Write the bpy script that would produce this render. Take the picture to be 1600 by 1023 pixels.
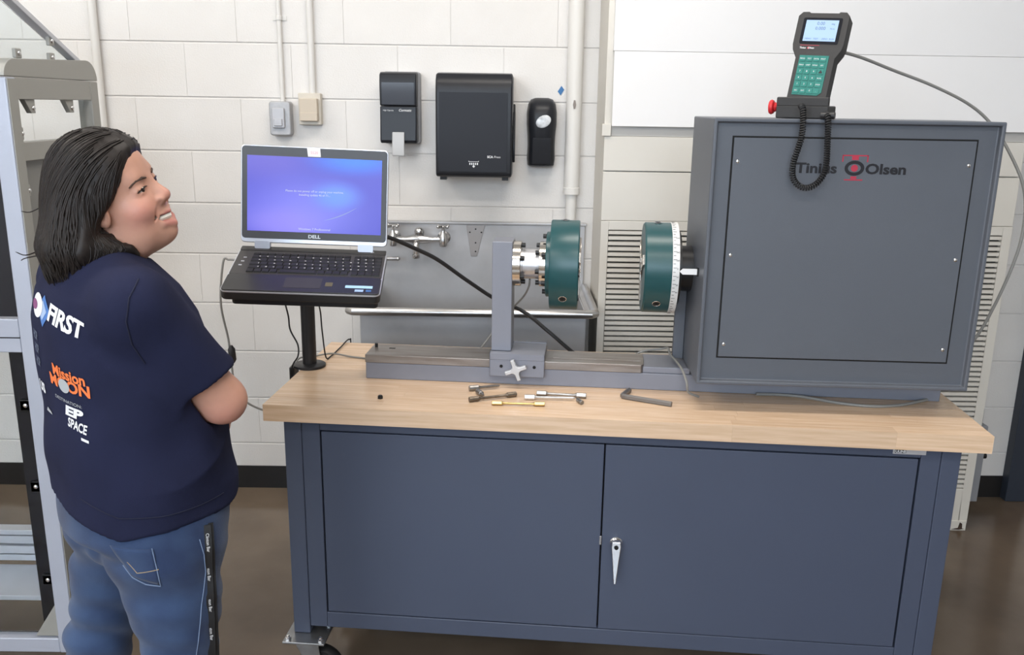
import bpy, bmesh, math, random
import numpy as np
from mathutils import Vector, Matrix, Euler
from mathutils.bvhtree import BVHTree

for _o in list(bpy.data.objects): bpy.data.objects.remove(_o)
scene = bpy.context.scene
COL = scene.collection
PI = math.pi

# ------------------------------------------------------------------ camera
F_PX = 1365.1
cam_d = bpy.data.cameras.new('camera'); cam = bpy.data.objects.new('camera', cam_d); COL.objects.link(cam)
cam_d.sensor_fit = 'HORIZONTAL'; cam_d.sensor_width = 36.0; cam_d.lens = F_PX / 1600 * 36.0
cam_d.clip_start = 0.05; cam_d.clip_end = 60
def _cam(yaw, pitch, roll):
    f = Vector((math.sin(yaw)*math.cos(pitch), math.cos(yaw)*math.cos(pitch), -math.sin(pitch)))
    r = Vector((math.cos(yaw), -math.sin(yaw), 0)); u = r.cross(f)
    c, s = math.cos(roll), math.sin(roll)
    r2 = c*r + s*u; u2 = -s*r + c*u
    m = Matrix((r2, u2, -f)).transposed().to_4x4(); m.translation = (0, -3.4927, 1.6141)
    return m
cam.matrix_world = _cam(0.0063145, 0.248787, 0.0156918)
scene.camera = cam

# ------------------------------------------------------------------ world, exposure
world = bpy.data.worlds.new('world'); scene.world = world; world.use_nodes = True
world.node_tree.nodes['Background'].inputs[0].default_value = (0.75, 0.86, 1.0, 1)
world.node_tree.nodes['Background'].inputs[1].default_value = 1.0
scene.view_settings.view_transform = 'Standard'
scene.view_settings.look = 'None'
scene.view_settings.gamma = 1.0
scene.view_settings.use_curve_mapping = False
scene.view_settings.exposure = -0.5

# room extents (the wall with the sink is at y = 0)
RX0, RX1, RY0, RH = -3.6, 4.2, -7.0, 3.45

# daylight through the windows behind the camera
def area(name, loc, rot, sx, sy, power, col):
    l = bpy.data.lights.new(name, 'AREA'); l.shape = 'RECTANGLE'; l.size = sx; l.size_y = sy
    l.energy = power; l.color = col
    o = bpy.data.objects.new(name, l); o.location = loc; o.rotation_euler = rot; COL.objects.link(o)
    return o
WIN = [(-2.5, 2.35), (-0.3, 2.35)]                # window centres x, z
for wx, wz in WIN:
    area('daylight', (wx, RY0 + 0.06, wz), (PI/2, 0, 0), 2.0, 1.5, 120, (0.70, 0.84, 1.0))
CEIL = [(-2.3, -1.5), (0.2, -1.5), (-2.3, -3.6), (0.2, -3.6), (-2.3, -5.7), (0.2, -5.7)]
CEIL_POWER = 44

# ------------------------------------------------------------------ materials
MATS = {}
def mat(name, col, rough=0.5, metal=0.0, var=0.0, vscale=6.0, bump=0.0, bscale=60.0, spec=0.5, coat=0.0,
        stretch=(1, 1, 1), emit=None, estr=0.0, alpha=None, trans=0.0, aniso=0.0, col2=None, rvar=0.0, sheen=0.0, sss=0.0, ior=1.45):
    if name in MATS: return MATS[name]
    m = bpy.data.materials.new(name); m.use_nodes = True; nt = m.node_tree; b = nt.nodes['Principled BSDF']
    I = b.inputs
    I['Base Color'].default_value = (*col, 1); I['Roughness'].default_value = rough; I['Metallic'].default_value = metal
    I['Specular IOR Level'].default_value = spec; I['Coat Weight'].default_value = coat; I['IOR'].default_value = ior
    I['Transmission Weight'].default_value = trans
    if sheen: I['Sheen Weight'].default_value = sheen; I['Sheen Roughness'].default_value = 0.5
    if sss: I['Subsurface Weight'].default_value = sss; I['Subsurface Radius'].default_value = (0.012, 0.004, 0.002); I['Subsurface Scale'].default_value = 0.6
    if alpha is not None: I['Alpha'].default_value = alpha
    if emit: I['Emission Color'].default_value = (*emit, 1); I['Emission Strength'].default_value = estr
    if var or bump or rvar:
        geo = nt.nodes.new('ShaderNodeTexCoord'); mp = nt.nodes.new('ShaderNodeMapping'); mp.inputs['Scale'].default_value = stretch
        nt.links.new(geo.outputs['Object'], mp.inputs[0])
    if var or rvar:
        n = nt.nodes.new('ShaderNodeTexNoise'); n.inputs['Scale'].default_value = vscale; n.inputs['Detail'].default_value = 6
        nt.links.new(mp.outputs[0], n.inputs['Vector'])
    if var:
        mx = nt.nodes.new('ShaderNodeMix'); mx.data_type = 'RGBA'
        c2 = col2 if col2 else tuple(c*(1-var) for c in col)
        c1 = col if col2 else tuple(min(1, c*(1+var*0.6)) for c in col)
        mx.inputs['A'].default_value = (*c1, 1); mx.inputs['B'].default_value = (*c2, 1)
        rp = nt.nodes.new('ShaderNodeMapRange'); rp.inputs[1].default_value = 0.35; rp.inputs[2].default_value = 0.68
        nt.links.new(n.outputs[0], rp.inputs[0]); nt.links.new(rp.outputs[0], mx.inputs['Factor'])
        nt.links.new(mx.outputs['Result'], I['Base Color'])
    if rvar:
        rp = nt.nodes.new('ShaderNodeMapRange'); rp.inputs[1].default_value = 0.3; rp.inputs[2].default_value = 0.7
        rp.inputs[3].default_value = max(0.02, rough-rvar); rp.inputs[4].default_value = rough+rvar
        nt.links.new(n.outputs[0], rp.inputs[0]); nt.links.new(rp.outputs[0], I['Roughness'])
    if bump:
        n2 = nt.nodes.new('ShaderNodeTexNoise'); n2.inputs['Scale'].default_value = bscale; n2.inputs['Detail'].default_value = 4
        nt.links.new(mp.outputs[0], n2.inputs['Vector'])
        bp = nt.nodes.new('ShaderNodeBump'); bp.inputs['Strength'].default_value = bump; bp.inputs['Distance'].default_value = 0.002
        nt.links.new(n2.outputs[0], bp.inputs['Height']); nt.links.new(bp.outputs[0], I['Normal'])
    MATS[name] = m
    return m

def obj_random(m, amount, hue=0.0):
    """tint a material a little per object, so that alike pieces differ"""
    nt = m.node_tree; b = nt.nodes['Principled BSDF']; inp = b.inputs['Base Color']
    oi = nt.nodes.new('ShaderNodeObjectInfo'); hs = nt.nodes.new('ShaderNodeHueSaturation')
    mr = nt.nodes.new('ShaderNodeMapRange'); mr.inputs[3].default_value = 1-amount; mr.inputs[4].default_value = 1+amount*0.7
    nt.links.new(oi.outputs['Random'], mr.inputs[0]); nt.links.new(mr.outputs[0], hs.inputs['Value'])
    if inp.is_linked:
        s = inp.links[0].from_socket; nt.links.new(s, hs.inputs['Color'])
    else: hs.inputs['Color'].default_value = inp.default_value
    nt.links.new(hs.outputs[0], inp)
    return m

# ------------------------------------------------------------------ mesh helpers
class MB:
    def __init__(s): s.v = []; s.f = []
    def add(s, v, f):
        n = len(s.v); s.v += [tuple(p) for p in v]; s.f += [tuple(i+n for i in q) for q in f]; return s
    def box(s, x0, x1, y0, y1, z0, z1):
        return s.add([(x0,y0,z0),(x1,y0,z0),(x1,y1,z0),(x0,y1,z0),(x0,y0,z1),(x1,y0,z1),(x1,y1,z1),(x0,y1,z1)],
                     [(0,3,2,1),(4,5,6,7),(0,1,5,4),(1,2,6,5),(2,3,7,6),(3,0,4,7)])
    def prism(s, poly, a, b, axis='y'):
        """extrude a closed 2-D outline from a to b along an axis; outline is (x,z) for y, (y,z) for x, (x,y) for z"""
        n = len(poly)
        def P(p, t): return {'y': (p[0], t, p[1]), 'x': (t, p[0], p[1]), 'z': (p[0], p[1], t)}[axis]
        v = [P(p, a) for p in poly] + [P(p, b) for p in poly]
        f = [tuple(range(n)), tuple(range(2*n-1, n-1, -1))] + [(i, i+n, (i+1) % n + n, (i+1) % n) for i in range(n)]
        return s.add(v, f)
    def tube(s, pts, r, n=8, cap=True):
        pts = [Vector(p) for p in pts]; m = len(pts)
        rr = r if isinstance(r, (list, tuple)) else [r]*m
        t0 = (pts[1]-pts[0]).normalized(); up = Vector((0,0,1)) if abs(t0.z) < 0.9 else Vector((1,0,0))
        nrm = (up - t0*up.dot(t0)).normalized(); v = []; f = []
        for i, p in enumerate(pts):
            t = (pts[min(i+1, m-1)] - pts[max(i-1, 0)]).normalized()
            nrm = (nrm - t*nrm.dot(t)).normalized(); bn = t.cross(nrm)
            for k in range(n):
                a = 2*PI*k/n; v.append(p + (nrm*math.cos(a) + bn*math.sin(a))*rr[i])
        for i in range(m-1):
            for k in range(n): f.append((i*n+k, i*n+(k+1) % n, (i+1)*n+(k+1) % n, (i+1)*n+k))
        if cap: f.append(tuple(range(n-1, -1, -1))); f.append(tuple(range((m-1)*n, m*n)))
        return s.add(v, f)
    def cyl(s, a, b, r, r2=None, n=24): return s.tube([a, b], [r, r if r2 is None else r2], n)
    def lathe(s, prof, o, axis='z', n=32):
        """profile of (radius, t) revolved about an axis through o"""
        v = []; f = []; m = len(prof); o = Vector(o)
        A = {'z': (Vector((1,0,0)), Vector((0,1,0)), Vector((0,0,1))), 'x': (Vector((0,1,0)), Vector((0,0,1)), Vector((1,0,0))),
             'y': (Vector((0,0,1)), Vector((1,0,0)), Vector((0,1,0)))}[axis]
        for r, t in prof:
            for k in range(n):
                a = 2*PI*k/n; v.append(o + (A[0]*math.cos(a) + A[1]*math.sin(a))*r + A[2]*t)
        for i in range(m-1):
            for k in range(n): f.append((i*n+k, i*n+(k+1) % n, (i+1)*n+(k+1) % n, (i+1)*n+k))
        f.append(tuple(range(n-1, -1, -1))); f.append(tuple(range((m-1)*n, m*n)))
        return s.add(v, f)
    def ball(s, c, r, n=16, sc=(1,1,1)):
        pr = [(max(1e-5, math.sin(PI*i/(n//2)))*r, -math.cos(PI*i/(n//2))*r) for i in range(n//2+1)]
        k = len(s.v); s.lathe(pr, (0,0,0), 'z', n)
        for i in range(k, len(s.v)): p = s.v[i]; s.v[i] = (p[0]*sc[0]+c[0], p[1]*sc[1]+c[1], p[2]*sc[2]+c[2])
        return s
    def xf(s, m, start=0):
        for i in range(start, len(s.v)): s.v[i] = tuple(m @ Vector(s.v[i]))
        return s
    def mesh(s, name):
        me = bpy.data.meshes.new(name); me.from_pydata([tuple(p) for p in s.v], [], s.f); me.validate()
        bm = bmesh.new(); bm.from_mesh(me); bmesh.ops.remove_doubles(bm, verts=bm.verts, dist=1e-6)
        bmesh.ops.recalc_face_normals(bm, faces=bm.faces); bm.to_mesh(me); bm.free(); return me
    def build(s, name, m, parent=None, bevel=0.0, smooth=True, seg=2, loc=None, rot=None):
        return link(name, s.mesh(name), m, parent, bevel, smooth, seg, loc, rot)

def link(name, me, m, parent=None, bevel=0.0, smooth=True, seg=2, loc=None, rot=None):
    o = bpy.data.objects.new(name, me); COL.objects.link(o)
    if m and not me.materials: me.materials.append(m)
    if parent: o.parent = parent
    if loc is not None: o.location = loc
    if rot is not None: o.rotation_euler = rot
    if smooth and len(me.polygons):
        me.polygons.foreach_set('use_smooth', [True]*len(me.polygons))
        try: me.set_sharp_from_angle(angle=math.radians(35))
        except Exception: pass
    if bevel:
        b = o.modifiers.new('bevel', 'BEVEL'); b.width = bevel; b.segments = seg; b.limit_method = 'ANGLE'; b.angle_limit = math.radians(40)
        b.harden_normals = True
    return o

def tag(o, label, cat=None, group=None, kind=None):
    o['label'] = label
    if cat: o['category'] = cat
    if group: o['group'] = group
    if kind: o['kind'] = kind
    return o
def structure(o, label=None):
    o['kind'] = 'structure'
    if label: o['label'] = label
    return o
def thing(name, label, cat, loc=(0,0,0), rotz=0.0, group=None):
    o = bpy.data.objects.new(name, None); o.empty_display_size = 0.05; COL.objects.link(o)
    o.location = loc; o.rotation_euler = (0, 0, rotz); tag(o, label, cat, group); return o
def copy_of(o, name, parent, loc=None, rot=None, scale=None):
    c = o.copy(); c.name = name; COL.objects.link(c); c.parent = parent
    if loc is not None: c.location = loc
    if rot is not None: c.rotation_euler = rot
    if scale is not None: c.scale = scale
    return c
def rounded(x0, x1, z0, z1, r, n=5):
    out = []
    for cx, cz, a0 in ((x1-r, z0+r, -90), (x1-r, z1-r, 0), (x0+r, z1-r, 90), (x0+r, z0+r, 180)):
        for i in range(n+1):
            a = math.radians(a0 + 90*i/n); out.append((cx+r*math.cos(a), cz+r*math.sin(a)))
    return out
def smooth_path(pts, n=8):
    """Catmull-Rom through the points"""
    P = [Vector(p) for p in pts]; P = [2*P[0]-P[1]] + P + [2*P[-1]-P[-2]]; out = []
    for i in range(1, len(P)-2):
        for k in range(n):
            t = k/n; a, b, c, d = P[i-1], P[i], P[i+1], P[i+2]
            out.append(0.5*((2*b) + (c-a)*t + (2*a-5*b+4*c-d)*t*t + (3*b-a-3*c+d)*t**3))
    out.append(P[-2]); return out
def text_mesh(txt, size, bold=0.0, depth=0.0, align='LEFT', shear=0.0, spacing=1.0):
    """lettering as a mesh in the local xy plane"""
    cu = bpy.data.curves.new('t', 'FONT'); cu.body = txt; cu.size = size; cu.offset = bold; cu.extrude = depth
    cu.align_x = align; cu.resolution_u = 3; cu.shear = shear; cu.space_character = spacing
    o = bpy.data.objects.new('t', cu); COL.objects.link(o)
    dg = bpy.context.evaluated_depsgraph_get(); me = bpy.data.meshes.new_from_object(o.evaluated_get(dg))
    bpy.data.objects.remove(o); bpy.data.curves.remove(cu); me.materials.clear(); return me
def lettering(name, txt, size, m, parent, loc, rot=(PI/2,0,0), bold=0.0, align='LEFT', depth=0.0004, shear=0.0, spacing=1.0, sx=1.0):
    me = text_mesh(txt, size, bold, depth, align, shear, spacing)
    if sx != 1.0: me.transform(Matrix.Diagonal((sx, 1, 1, 1)))
    return link(name, me, m, parent, 0, False, loc=loc, rot=rot)

# common materials
M_black = mat('black_plastic', (0.018, 0.018, 0.02), 0.42, bump=0.15, bscale=400)
M_blackrub = mat('black_rubber', (0.012, 0.012, 0.013), 0.6)
M_chrome = mat('chrome', (0.75, 0.75, 0.76), 0.14, 1.0)
M_steel = mat('brushed_steel', (0.50, 0.50, 0.51), 0.33, 1.0, var=0.18, vscale=5, rvar=0.08)
M_alu = mat('anodised_aluminium', (0.55, 0.56, 0.60), 0.42, 0.35, var=0.05, vscale=9)
M_white_print = mat('white_print', (0.75, 0.75, 0.76), 0.5)
M_dark_hole = mat('dark_recess', (0.006, 0.006, 0.006), 0.8)  # near-black colour stands for the shade inside holes, slots and gaps
M_greycable = mat('grey_cable', (0.23, 0.225, 0.21), 0.5)

# ------------------------------------------------------------------ room shell
M_wall = mat('painted_block', (0.72, 0.695, 0.665), 0.62, var=0.05, vscale=2.5, bump=0.5, bscale=160)
obj_random(M_wall, 0.02)
M_mortar = mat('painted_mortar', (0.70, 0.675, 0.645), 0.7, bump=0.4, bscale=120)
M_plaster = mat('room_paint', (0.70, 0.68, 0.65), 0.7, var=0.03)
M_floor = mat('polished_concrete', (0.185, 0.140, 0.100), 0.16, var=0.45, vscale=1.6, col2=(0.095, 0.068, 0.048), rvar=0.07, spec=0.55, bump=0.05, bscale=20)
M_ceil = mat('ceiling_paint', (0.78, 0.78, 0.77), 0.8)

structure(MB().box(RX0-0.2, RX1+0.2, RY0-0.2, 0.2, -0.12, 0.0).build('floor', M_floor), 'polished brown concrete floor')
structure(MB().box(RX0-0.2, RX1+0.2, RY0-0.2, 0.2, RH, RH+0.1).build('ceiling', M_ceil))
structure(MB().box(RX0-0.2, RX0, RY0-0.2, 0.2, 0, RH).build('wall_left', M_plaster))
structure(MB().box(RX1, RX1+0.2, RY0-0.2, 0.2, 0, RH).build('wall_right', M_plaster))
wf = structure(MB().box(RX0, RX1, RY0-0.2, RY0, 0, RH).build('wall_front', M_plaster))
wb = structure(MB().box(RX0, RX1, 0.0045, 0.2, 0, RH).build('wall_back', M_mortar), 'white painted concrete block wall')
# concrete blocks, 16 x 8 inch, running bond, joints recessed
BW, BH = 0.4064, 0.2032
bmesh_block = MB().box(-BW/2+0.0005, BW/2-0.0005, 0.0, 0.03, 0.0022, BH-0.0022)
block0 = None
rows = int(RH/BH)
for r in range(rows):
    off = -1.4478 if r % 2 else -1.2446
    k0 = math.floor((RX0-off)/BW); x = off + k0*BW
    while x < RX1 - 0.02:
        c = x + BW/2
        lo, hi = max(x, RX0), min(x+BW, RX1)
        if hi-lo > 0.05:
            if block0 is None:
                block0 = bmesh_block.build('block', M_wall, wb, smooth=False); o = block0
                me = o.data; bm = bmesh.new(); bm.from_mesh(me)
                ed = [e for e in bm.edges if all(v.co.y < 0.001 for v in e.verts) and abs(e.verts[0].co.z-e.verts[1].co.z) < 0.001]
                bmesh.ops.bevel(bm, geom=ed, offset=0.0025, segments=1, affect='EDGES'); bm.to_mesh(me); bm.free()
            else: o = copy_of(block0, 'block', wb)
            o.location = ((lo+hi)/2, 0, r*BH); o.scale = ((hi-lo)/BW, 1, 1)
        x += BW
M_base = mat('black_vinyl', (0.012, 0.011, 0.011), 0.45)
structure(MB().box(RX0, 0.34, -0.006, 0.004, 0, 0.10).build('baseboard_back', M_base), 'black vinyl cove base')
structure(MB().box(1.842, RX1, -0.006, 0.004, 0, 0.098).build('baseboard_right', M_base), 'black vinyl cove base')
# dark steel door jamb far right
M_jamb = mat('dark_blue_steel', (0.028, 0.035, 0.05), 0.45)
structure(MB().box(2.148, 2.235, -0.05, -0.0005, 0, 2.15).build('trim_1', M_jamb, bevel=0.004), 'dark blue steel door jamb')
# windows in the wall behind the camera
M_winframe = mat('window_frame', (0.30, 0.30, 0.31), 0.4, 0.3)
M_sky = mat('window_glass_bright', (0.6, 0.7, 0.8), 0.2, emit=(0.75, 0.86, 1.0), estr=1.5)
for i, (wx, wz) in enumerate(WIN):
    w = MB()
    for x0, x1, z0, z1 in ((-1.05,-1.0,-0.8,0.8),(1.0,1.05,-0.8,0.8),(-1.05,1.05,-0.8,-0.75),(-1.05,1.05,0.75,0.8),(-0.02,0.02,-0.8,0.8)):
        w.box(wx+x0, wx+x1, RY0, RY0+0.05, wz+z0, wz+z1)
    wo = structure(w.build('window_%d' % (i+1), M_winframe))
    MB().box(wx-1.0, wx+1.0, RY0+0.005, RY0+0.015, wz-0.75, wz+0.75).build('pane', M_sky, wo)
# ceiling luminaires
M_lumi = mat('luminaire_body', (0.7, 0.7, 0.7), 0.4)
M_diff = mat('luminaire_diffuser', (0.8, 0.8, 0.78), 0.4, emit=(1.0, 0.95, 0.88), estr=3.0)
places = ['nearest the sink wall, left', 'nearest the sink wall, right', 'in the middle row, left', 'in the middle row, right', 'in the rear row, left', 'in the rear row, right']
for (lx, ly), pl in zip(CEIL, places):
    t = thing('ceiling_light', 'long white ceiling light fitting ' + pl, 'ceiling light', (lx, ly, RH), 0, 'ceiling light fittings')
    MB().box(-0.75, 0.75, -0.17, 0.17, -0.07, 0).build('housing', M_lumi, t, 0.005)
    MB().box(-0.72, 0.72, -0.145, 0.145, -0.078, -0.066).build('diffuser', M_diff, t)
    l = bpy.data.lights.new('lamp', 'AREA'); l.shape = 'RECTANGLE'; l.size = 1.44; l.size_y = 0.29; l.energy = CEIL_POWER; l.color = (1.0, 0.93, 0.85)
    lo = bpy.data.objects.new('lamp', l); COL.objects.link(lo); lo.parent = t; lo.location = (0, 0, -0.082)

# ------------------------------------------------------------------ bench frame (u right along the bench, v towards the wall, h above the top)
PSI = 0.0883; BA = Vector((-0.6302, -1.3456, 0.853))
EU = Vector((math.cos(PSI), -math.sin(PSI), 0)); EV = Vector((math.sin(PSI), math.cos(PSI), 0))
def B(u, v, h=0.0): return BA + EU*u + EV*v + Vector((0, 0, h))
def bench_thing(name, label, cat, u, v, h=0.0, rot=0.0, group=None):
    return thing(name, label, cat, B(u, v, h), -PSI + rot, group)
def to_local(t, p):
    """bench point in the local frame of a bench thing"""
    return Matrix.Rotation(-t.rotation_euler.z, 3, 'Z') @ (Vector(p) - t.location)

# worktop of glued maple staves
M_maple = mat('oiled_maple', (0.70, 0.515, 0.365), 0.27, var=0.3, vscale=7, col2=(0.59, 0.41, 0.265), stretch=(0.9, 14, 14), spec=0.5, bump=0.04, bscale=60)
def wood(m):
    nt = m.node_tree
    tc = [n for n in nt.nodes if n.type == 'TEX_COORD'][0]; mp = [n for n in nt.nodes if n.type == 'MAPPING'][0]
    g = nt.nodes.new('ShaderNodeNewGeometry'); oi = nt.nodes.new('ShaderNodeObjectInfo')
    rot = nt.nodes.new('ShaderNodeVectorRotate'); rot.rotation_type = 'Z_AXIS'; rot.inputs['Angle'].default_value = PSI
    add = nt.nodes.new('ShaderNodeVectorMath'); add.operation = 'ADD'; sc = nt.nodes.new('ShaderNodeVectorMath'); sc.operation = 'SCALE'
    sc.inputs[0].default_value = (7, 3, 5)
    nt.links.new(oi.outputs['Random'], sc.inputs['Scale']); nt.links.new(g.outputs['Position'], rot.inputs['Vector'])
    nt.links.new(rot.outputs[0], add.inputs[0]); nt.links.new(sc.outputs[0], add.inputs[1])
    for l in list(mp.inputs[0].links): nt.links.remove(l)
    nt.links.new(add.outputs[0], mp.inputs[0])
wood(M_maple); obj_random(M_maple, 0.07)
WL, WD, WT = 1.825, 0.625, 0.0445
top = bench_thing('worktop', 'maple butcher block worktop carrying the grey testing machine', 'worktop', 0, 0, -WT)
MB().box(0.002, WL-0.002, 0.002, WD-0.002, 0.001, WT-0.0012).build('core', M_maple, top)
rnd = random.Random(4); nrow = 17; sw = WD/nrow
unit = MB().box(0, 1, 0, 1, 0, 1).mesh('stave'); stave0 = None
for r in range(nrow):
    cuts = [0.0]; x = rnd.uniform(0.25, 0.6)
    if r == 0: x = 1.2
    while x < WL-0.15: cuts.append(x); x += rnd.uniform(0.35, 0.8)
    cuts.append(WL)
    for a, b in zip(cuts[:-1], cuts[1:]):
        if stave0 is None: o = stave0 = link('stave', unit, M_maple, top, 0, False)
        else: o = copy_of(stave0, 'stave', top)
        o.location = (a+0.0001, r*sw+0.0001, 0); o.scale = (b-a-0.0002, sw-0.0002, WT)

# ------------------------------------------------------------------ steel cabinet under the worktop
M_blue = mat('slate_blue_paint', (0.063, 0.077, 0.118), 0.36, var=0.03, vscale=3, bump=0.06, bscale=500, spec=0.5)
cab = bench_thing('bench_cabinet', 'slate blue two-door steel cabinet on casters under the worktop', 'cabinet', 0, 0, -0.853)
def H(h): return 0.853 + h
CB0, CB1 = -0.66, -0.045
cu0, cu1, cv0, cv1 = 0.043, 1.768, 0.028, 0.60
carc = MB()
carc.box(cu0+0.01, cu0+0.014, cv0+0.03, cv1-0.03, H(CB0)+0.03, H(CB1)-0.001).box(cu1-0.014, cu1-0.01, cv0+0.03, cv1-0.03, H(CB0)+0.03, H(CB1)-0.001)
carc.box(cu0+0.02, cu1-0.02, cv1-0.014, cv1-0.01, H(CB0)+0.03, H(CB1)-0.001).box(cu0+0.02, cu1-0.02, cv0+0.03, cv1-0.02, H(CB0)+0.01, H(CB0)+0.02)
carc.box(cu0+0.02, cu1-0.02, cv0+0.03, cv1-0.02, H(CB1)-0.008, H(CB1)-0.001)
carc.build('carcass', M_blue, cab)
for (x, y) in ((cu0, cv0), (cu1-0.047, cv0), (cu0, cv1-0.047), (cu1-0.047, cv1-0.047)):
    MB().box(x, x+0.047, y, y+0.047, H(-0.683), H(CB1)).build('leg', M_blue, cab, 0.003)
for x0, x1 in ((0.0905, 0.139), (1.672, 1.7205)): MB().box(x0, x1, cv0+0.002, cv0+0.022, H(CB0), H(CB1)).build('stile', M_blue, cab, 0.002)
MB().box(0.1392, 1.6718, cv0+0.002, cv0+0.022, H(-0.0755), H(CB1)).build('top_rail', M_blue, cab, 0.002)
MB().box(0.1392, 1.6718, cv0+0.002, cv0+0.022, H(CB0), H(-0.6135)).build('bottom_rail', M_blue, cab, 0.002)
MB().box(0.16, 1.65, cv0+0.03, cv0+0.034, H(-0.63), H(-0.06)).build('door_gap_shade', M_dark_hole, cab)  # near-black sheet added behind the doors to darken their gaps
dl = MB().box(0.1425, 0.8865, cv0+0.0035, cv0+0.026, H(-0.6115), H(-0.079)).build('door', M_blue, cab, 0.002)
dr = MB().box(0.890, 1.667, cv0+0.0015, cv0+0.026, H(-0.6115), H(-0.079)).build('door', M_blue, cab, 0.002)
hd = MB()
hd.lathe([(0.017, 0), (0.017, 0.004), (0.012, 0.01), (0.010, 0.016)], (0.928, cv0+0.0015, H(-0.352)), 'y', 24)
hd.xf(Matrix.Translation((0, 2*(cv0+0.0015), 0)) @ Matrix.Diagonal((1, -1, 1, 1)))
hn = len(hd.v)
hd.prism([(-0.011, 0.014), (0.011, 0.014), (0.0125, 0.0), (0.0095, -0.03), (0.003, -0.105), (-0.003, -0.105), (-0.0095, -0.03), (-0.0125, 0.0)], 0, 0.009, 'y')
hd.xf(Matrix.Translation((0.928, cv0-0.024, H(-0.353))) @ Matrix.Rotation(math.radians(-3), 4, 'X'), hn)
h_o = hd.build('handle', M_chrome, dr, 0.002); tag(h_o, 'chrome drop handle with lock')
MB().cyl((0.928, cv0-0.025, H(-0.354)), (0.928, cv0-0.0235, H(-0.354)), 0.006, n=16).build('keyhole', M_dark_hole, dr)
MB().box(0.8835, 0.8895, cv0-0.0015, cv0+0.004, H(-0.36), H(-0.335)).build('latch_plate', M_steel, dl, 0.001)
st = MB().box(1.602, 1.682, cv0-0.0005, cv0+0.002, H(-0.0665), H(-0.0520)).build('maker_plate', mat('silver_label', (0.62, 0.63, 0.66), 0.3, 0.5), cab)
MB().box(1.6065, 1.634, cv0-0.0009, cv0-0.0004, H(-0.0640), H(-0.0540)).build('print_block', M_black, st)
lettering('lettering', 'ULINE', 0.0095, M_white_print, st, (1.6075, cv0-0.0012, H(-0.0625)), bold=0.0003, depth=0.0001)
# casters
M_zinc = mat('zinc_plate', (0.33, 0.34, 0.35), 0.3, 0.9, var=0.15, vscale=20)
M_tyre = mat('black_tyre', (0.014, 0.014, 0.015), 0.5)
M_hub = mat('caster_hub', (0.20, 0.21, 0.22), 0.35, 0.6)
for i, (cx, cy) in enumerate(((0.083, 0.045), (1.728, 0.045), (0.083, 0.575), (1.728, 0.575))):
    pl = MB().box(cx-0.059, cx+0.059, cy-0.064, cy+0.045, H(-0.690), H(-0.6832)).build('caster_plate', M_zinc, cab, 0.002)
    for dx in (-0.046, 0.046):
        for dy in (-0.05, 0.032):
            b = MB(); b.lathe([(0.0085, 0), (0.0085, 0.006), (0.005, 0.007), (0.005, 0.012), (0.002, 0.013)], (cx+dx, cy+dy, H(-0.6832)), 'z', 6)
            b.build('bolt', M_chrome, pl)
    wz = 0.064; wx = cx + (0.03 if i % 2 == 0 else -0.03)
    fk = MB().cyl((cx, cy-0.01, H(-0.690)), (cx, cy-0.01, H(-0.702)), 0.036, n=24)
    for s in (-1, 1):
        fk.prism([(cx-0.034, H(-0.699)), (cx+0.034, H(-0.699)), (wx+0.016, wz-0.012), (wx-0.016, wz-0.012)], cy-0.01+s*0.027-0.002, cy-0.01+s*0.027+0.002, 'y')
    fk.box(cx-0.034, cx+0.034, cy-0.039, cy+0.019, H(-0.704), H(-0.6985))
    fk.build('caster_fork', M_zinc, cab, 0.0015)
    wh = MB().lathe([(0.045, -0.019), (0.060, -0.019), (0.064, -0.013), (0.064, 0.013), (0.060, 0.019), (0.045, 0.019)], (wx, cy-0.01, wz), 'y', 32).build('caster_wheel', M_tyre, cab)
    hb = MB().lathe([(0.014, -0.022), (0.016, -0.021), (0.018, -0.012), (0.040, -0.012), (0.046, -0.020), (0.046, 0.020), (0.040, 0.012), (0.018, 0.012), (0.016, 0.021), (0.014, 0.022)], (wx, cy-0.01, wz), 'y', 24)
    for k in range(5):
        a = 2*PI*k/5; n0 = len(hb.v); hb.box(0.012, 0.045, -0.018, 0.018, -0.003, 0.003)
        hb.xf(Matrix.Translation((wx, cy-0.01, wz)) @ Matrix.Rotation(a, 4, 'Y'), n0)
    hb.build('wheel_hub', M_hub, wh)

# ------------------------------------------------------------------ torsion testing machine
M_mgrey = mat('machine_grey_paint', (0.102, 0.112, 0.132), 0.40, var=0.03, vscale=4, bump=0.15, bscale=700)
M_bedgrey = mat('bed_grey_paint', (0.215, 0.225, 0.265), 0.38, var=0.04, vscale=5, bump=0.1, bscale=500)
M_way = mat('ground_steel_way', (0.33, 0.31, 0.295), 0.36, 0.75, var=0.25, vscale=5, stretch=(1, 8, 8), col2=(0.22, 0.19, 0.17))
M_teal = mat('teal_enamel', (0.010, 0.064, 0.070), 0.33, spec=0.55, bump=0.03, bscale=200)
M_nickel = mat('polished_flange', (0.62, 0.58, 0.53), 0.16, 1.0, var=0.2, vscale=3, stretch=(1, 6, 6))
M_cell = mat('load_cell_alu', (0.62, 0.62, 0.64), 0.35, 0.9, var=0.1, vscale=30)
M_blackox = mat('black_oxide', (0.02, 0.02, 0.021), 0.4, 0.4)
mc = bench_thing('torsion_tester', 'grey bench-top torsion testing machine with large square housing and two teal chucks', 'testing machine', 0, 0)
AX = (0.31, 0.336)          # spindle axis v, h
bed = MB().box(0.209, 1.791, 0.255, 0.367, 0.0, 0.0482).build('bed', M_bedgrey, mc, 0.003)
MB().box(0.99, 1.12, 0.258, 0.39, 0.048, 0.066).build('bed_step', M_bedgrey, bed, 0.003)
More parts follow.
